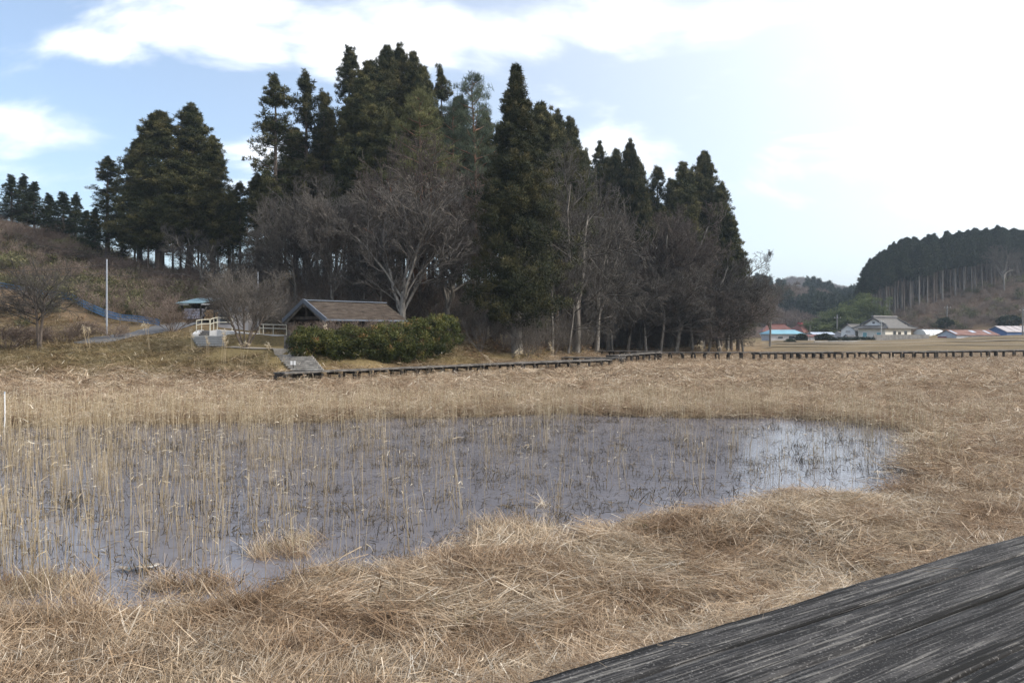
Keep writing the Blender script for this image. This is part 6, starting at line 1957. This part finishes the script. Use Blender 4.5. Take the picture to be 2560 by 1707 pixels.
# ---------------------------------------------------------------- far wooded hills
def hill(name, Y0, depth, ridge, seed, lo=-1200, hi=4400):
    """ridge: list of (px,row); a long rounded ridge at depth Y0"""
    pxs = np.linspace(lo, hi, 140); yr = np.interp(pxs, [r[0] for r in ridge], [r[1] for r in ridge])
    zr = np.array([zy(y_, Y0) for y_ in yr]) + (fbm(pxs / 60, pxs * 0, seed, 3) - .5) * .02 * Y0
    V = []
    fs = np.linspace(-1, 1, 26)
    for f in fs:
        Y = Y0 + f * depth
        zz = np.maximum(zr, 3) * (np.cos(f * math.pi / 2) ** 1.3) + (fbm(pxs / 90, pxs * 0 + f * 3, seed + 4, 3) - .5) * .015 * Y0 * np.cos(f * math.pi / 2)
        V.append(np.stack([(pxs - 1280) / F * Y, np.full(140, Y), zz - 1.0 * (abs(f) > .99)], 1))
    V = np.stack(V, 0)
    i2 = np.arange(140 * 26).reshape(26, 140)
    q = np.stack([i2[:-1, :-1], i2[:-1, 1:], i2[1:, 1:], i2[1:, :-1]], -1).reshape(-1, 4)
    structure(link(name, mk_mesh(name, V.reshape(-1, 3), q, smooth=True), M['hill_earth']))
    return V


M['hill_earth'] = noise_mat('hill_earth', (.10, .075, .055), (.19, .15, .115), scale=.06, rough=.95)


def far_tree(seed, brown=False):
    rng = np.random.default_rng(seed)
    if brown:
        n = 30; v = rng.normal(size=(n, 3)); v /= np.linalg.norm(v, axis=1)[:, None]
        c_ = v * np.array([2.4, 2.4, 2.6]) * .8 + np.array([0, 0, 5.2])
        V, q, r = leaf_cloud(c_, np.full(n, 1.3), 26, 1.0, .10, rng, up=.6)
    else:
        n = 60; t_ = np.sort(rng.random(n)); a_ = np.arange(n) * 2.4
        rr_ = 2.0 * (1 - t_) ** .7
        c_ = np.stack([np.cos(a_) * rr_, np.sin(a_) * rr_, 2 + 10 * t_], 1)
        V, q, r = leaf_cloud(c_, np.full(n, .9), 22, .9, .32, rng, up=.4)
    mb = MB(); mb.tube([(0, 0, -1), (0, 0, 6)], [.22, .08], 5, cap=False)
    tv = np.array(mb.v); tq = np.array(mb.f)
    V2, Q2, R2 = merge([(V, q, r), (tv, tq, np.full(len(tv), .1))])
    return mk_mesh('far_tree', V2, Q2, rnd=np.clip(R2, 0, 1))


C_fe = source_coll('far_evergreens', [far_tree(930 + k) for k in range(4)], M['cedar_far'])
C_fb = source_coll('far_bare_trees', [far_tree(940 + k, True) for k in range(4)], M['twig_r'])
for hi_, (nm, Y0, dep, rd_, sd) in enumerate((('near_hill', 430, 150, [(-1200, 740), (800, 755), (1500, 760), (1850, 748), (1960, 752), (2040, 768), (2120, 786), (2200, 780), (2500, 740), (4400, 700)], 61),
                             ('far_hill', 860, 260, [(-1200, 720), (800, 735), (1700, 742), (1950, 736), (2010, 731), (2050, 740), (2085, 744), (2140, 734), (2200, 730), (2600, 715), (4400, 700)], 71))):
    V = hill(nm, Y0, dep, rd_, sd)
    rng = np.random.default_rng(sd)
    n = 5200
    fi = rng.random(n) * 15.9; fj = rng.random(n) * 138.9
    if hi_ == 0: fj = np.where(rng.random(n) < .6, 74 + rng.random(n) * 16, fj)   # more trees where the gap shows the slope
    else: fj = np.where(rng.random(n) < .6, 76 + rng.random(n) * 14, fj)
    i0, j0 = fi.astype(int), fj.astype(int); a_ = (fi - i0)[:, None]; b_ = (fj - j0)[:, None]
    pos = (V[i0, j0] * (1 - a_) + V[i0 + 1, j0] * a_) * (1 - b_) + (V[i0, j0 + 1] * (1 - a_) + V[i0 + 1, j0 + 1] * a_) * b_
    g = fbm(pos[:, 0] / (.07 * Y0), pos[:, 1] / (.12 * Y0), sd, 3)
    ever = g > (.50 if hi_ == 0 else .52)
    for sel, cl, lab, nm2 in ((ever, C_fe, 'dark evergreen woods on the distant hills', 'distant_evergreens'), (~ever, C_fb, 'brown leafless woods on the distant hills', 'distant_bare_woods')):
        pz = pos[sel]; n2 = len(pz)
        scatter(nm2, pz, np.stack([np.zeros(n2), np.zeros(n2), rng.random(n2) * 6.28], 1), ((.65 + .6 * rng.random(n2)) * (1 + .2 * hi_))[:, None] * np.ones((1, 3)), rng.integers(0, 4, n2), cl, lab + (', nearer slope' if hi_ == 0 else ', farther ridge'), 'woods')

# ---------------------------------------------------------------- air
hz_m = bpy.data.materials.new('haze_air')
hz_m.use_nodes = True
t = hz_m.node_tree
t.nodes.remove(t.nodes['Principled BSDF'])
pv = t.nodes.new("ShaderNodeVolumePrincipled")
pv.inputs['Color'].default_value = (.70, .84, 1.0, 1)
pv.inputs['Density'].default_value = .00032
pv.inputs['Anisotropy'].default_value = .3
t.links.new(pv.outputs[0], t.nodes['Material Output'].inputs['Volume'])
hzo = MB().box(-3200, 3200, -120, 3200, -6, 175).build('haze', hz_m)
hzo['kind'] = 'stuff'; hzo['label'] = 'thin pale winter haze in the valley air'
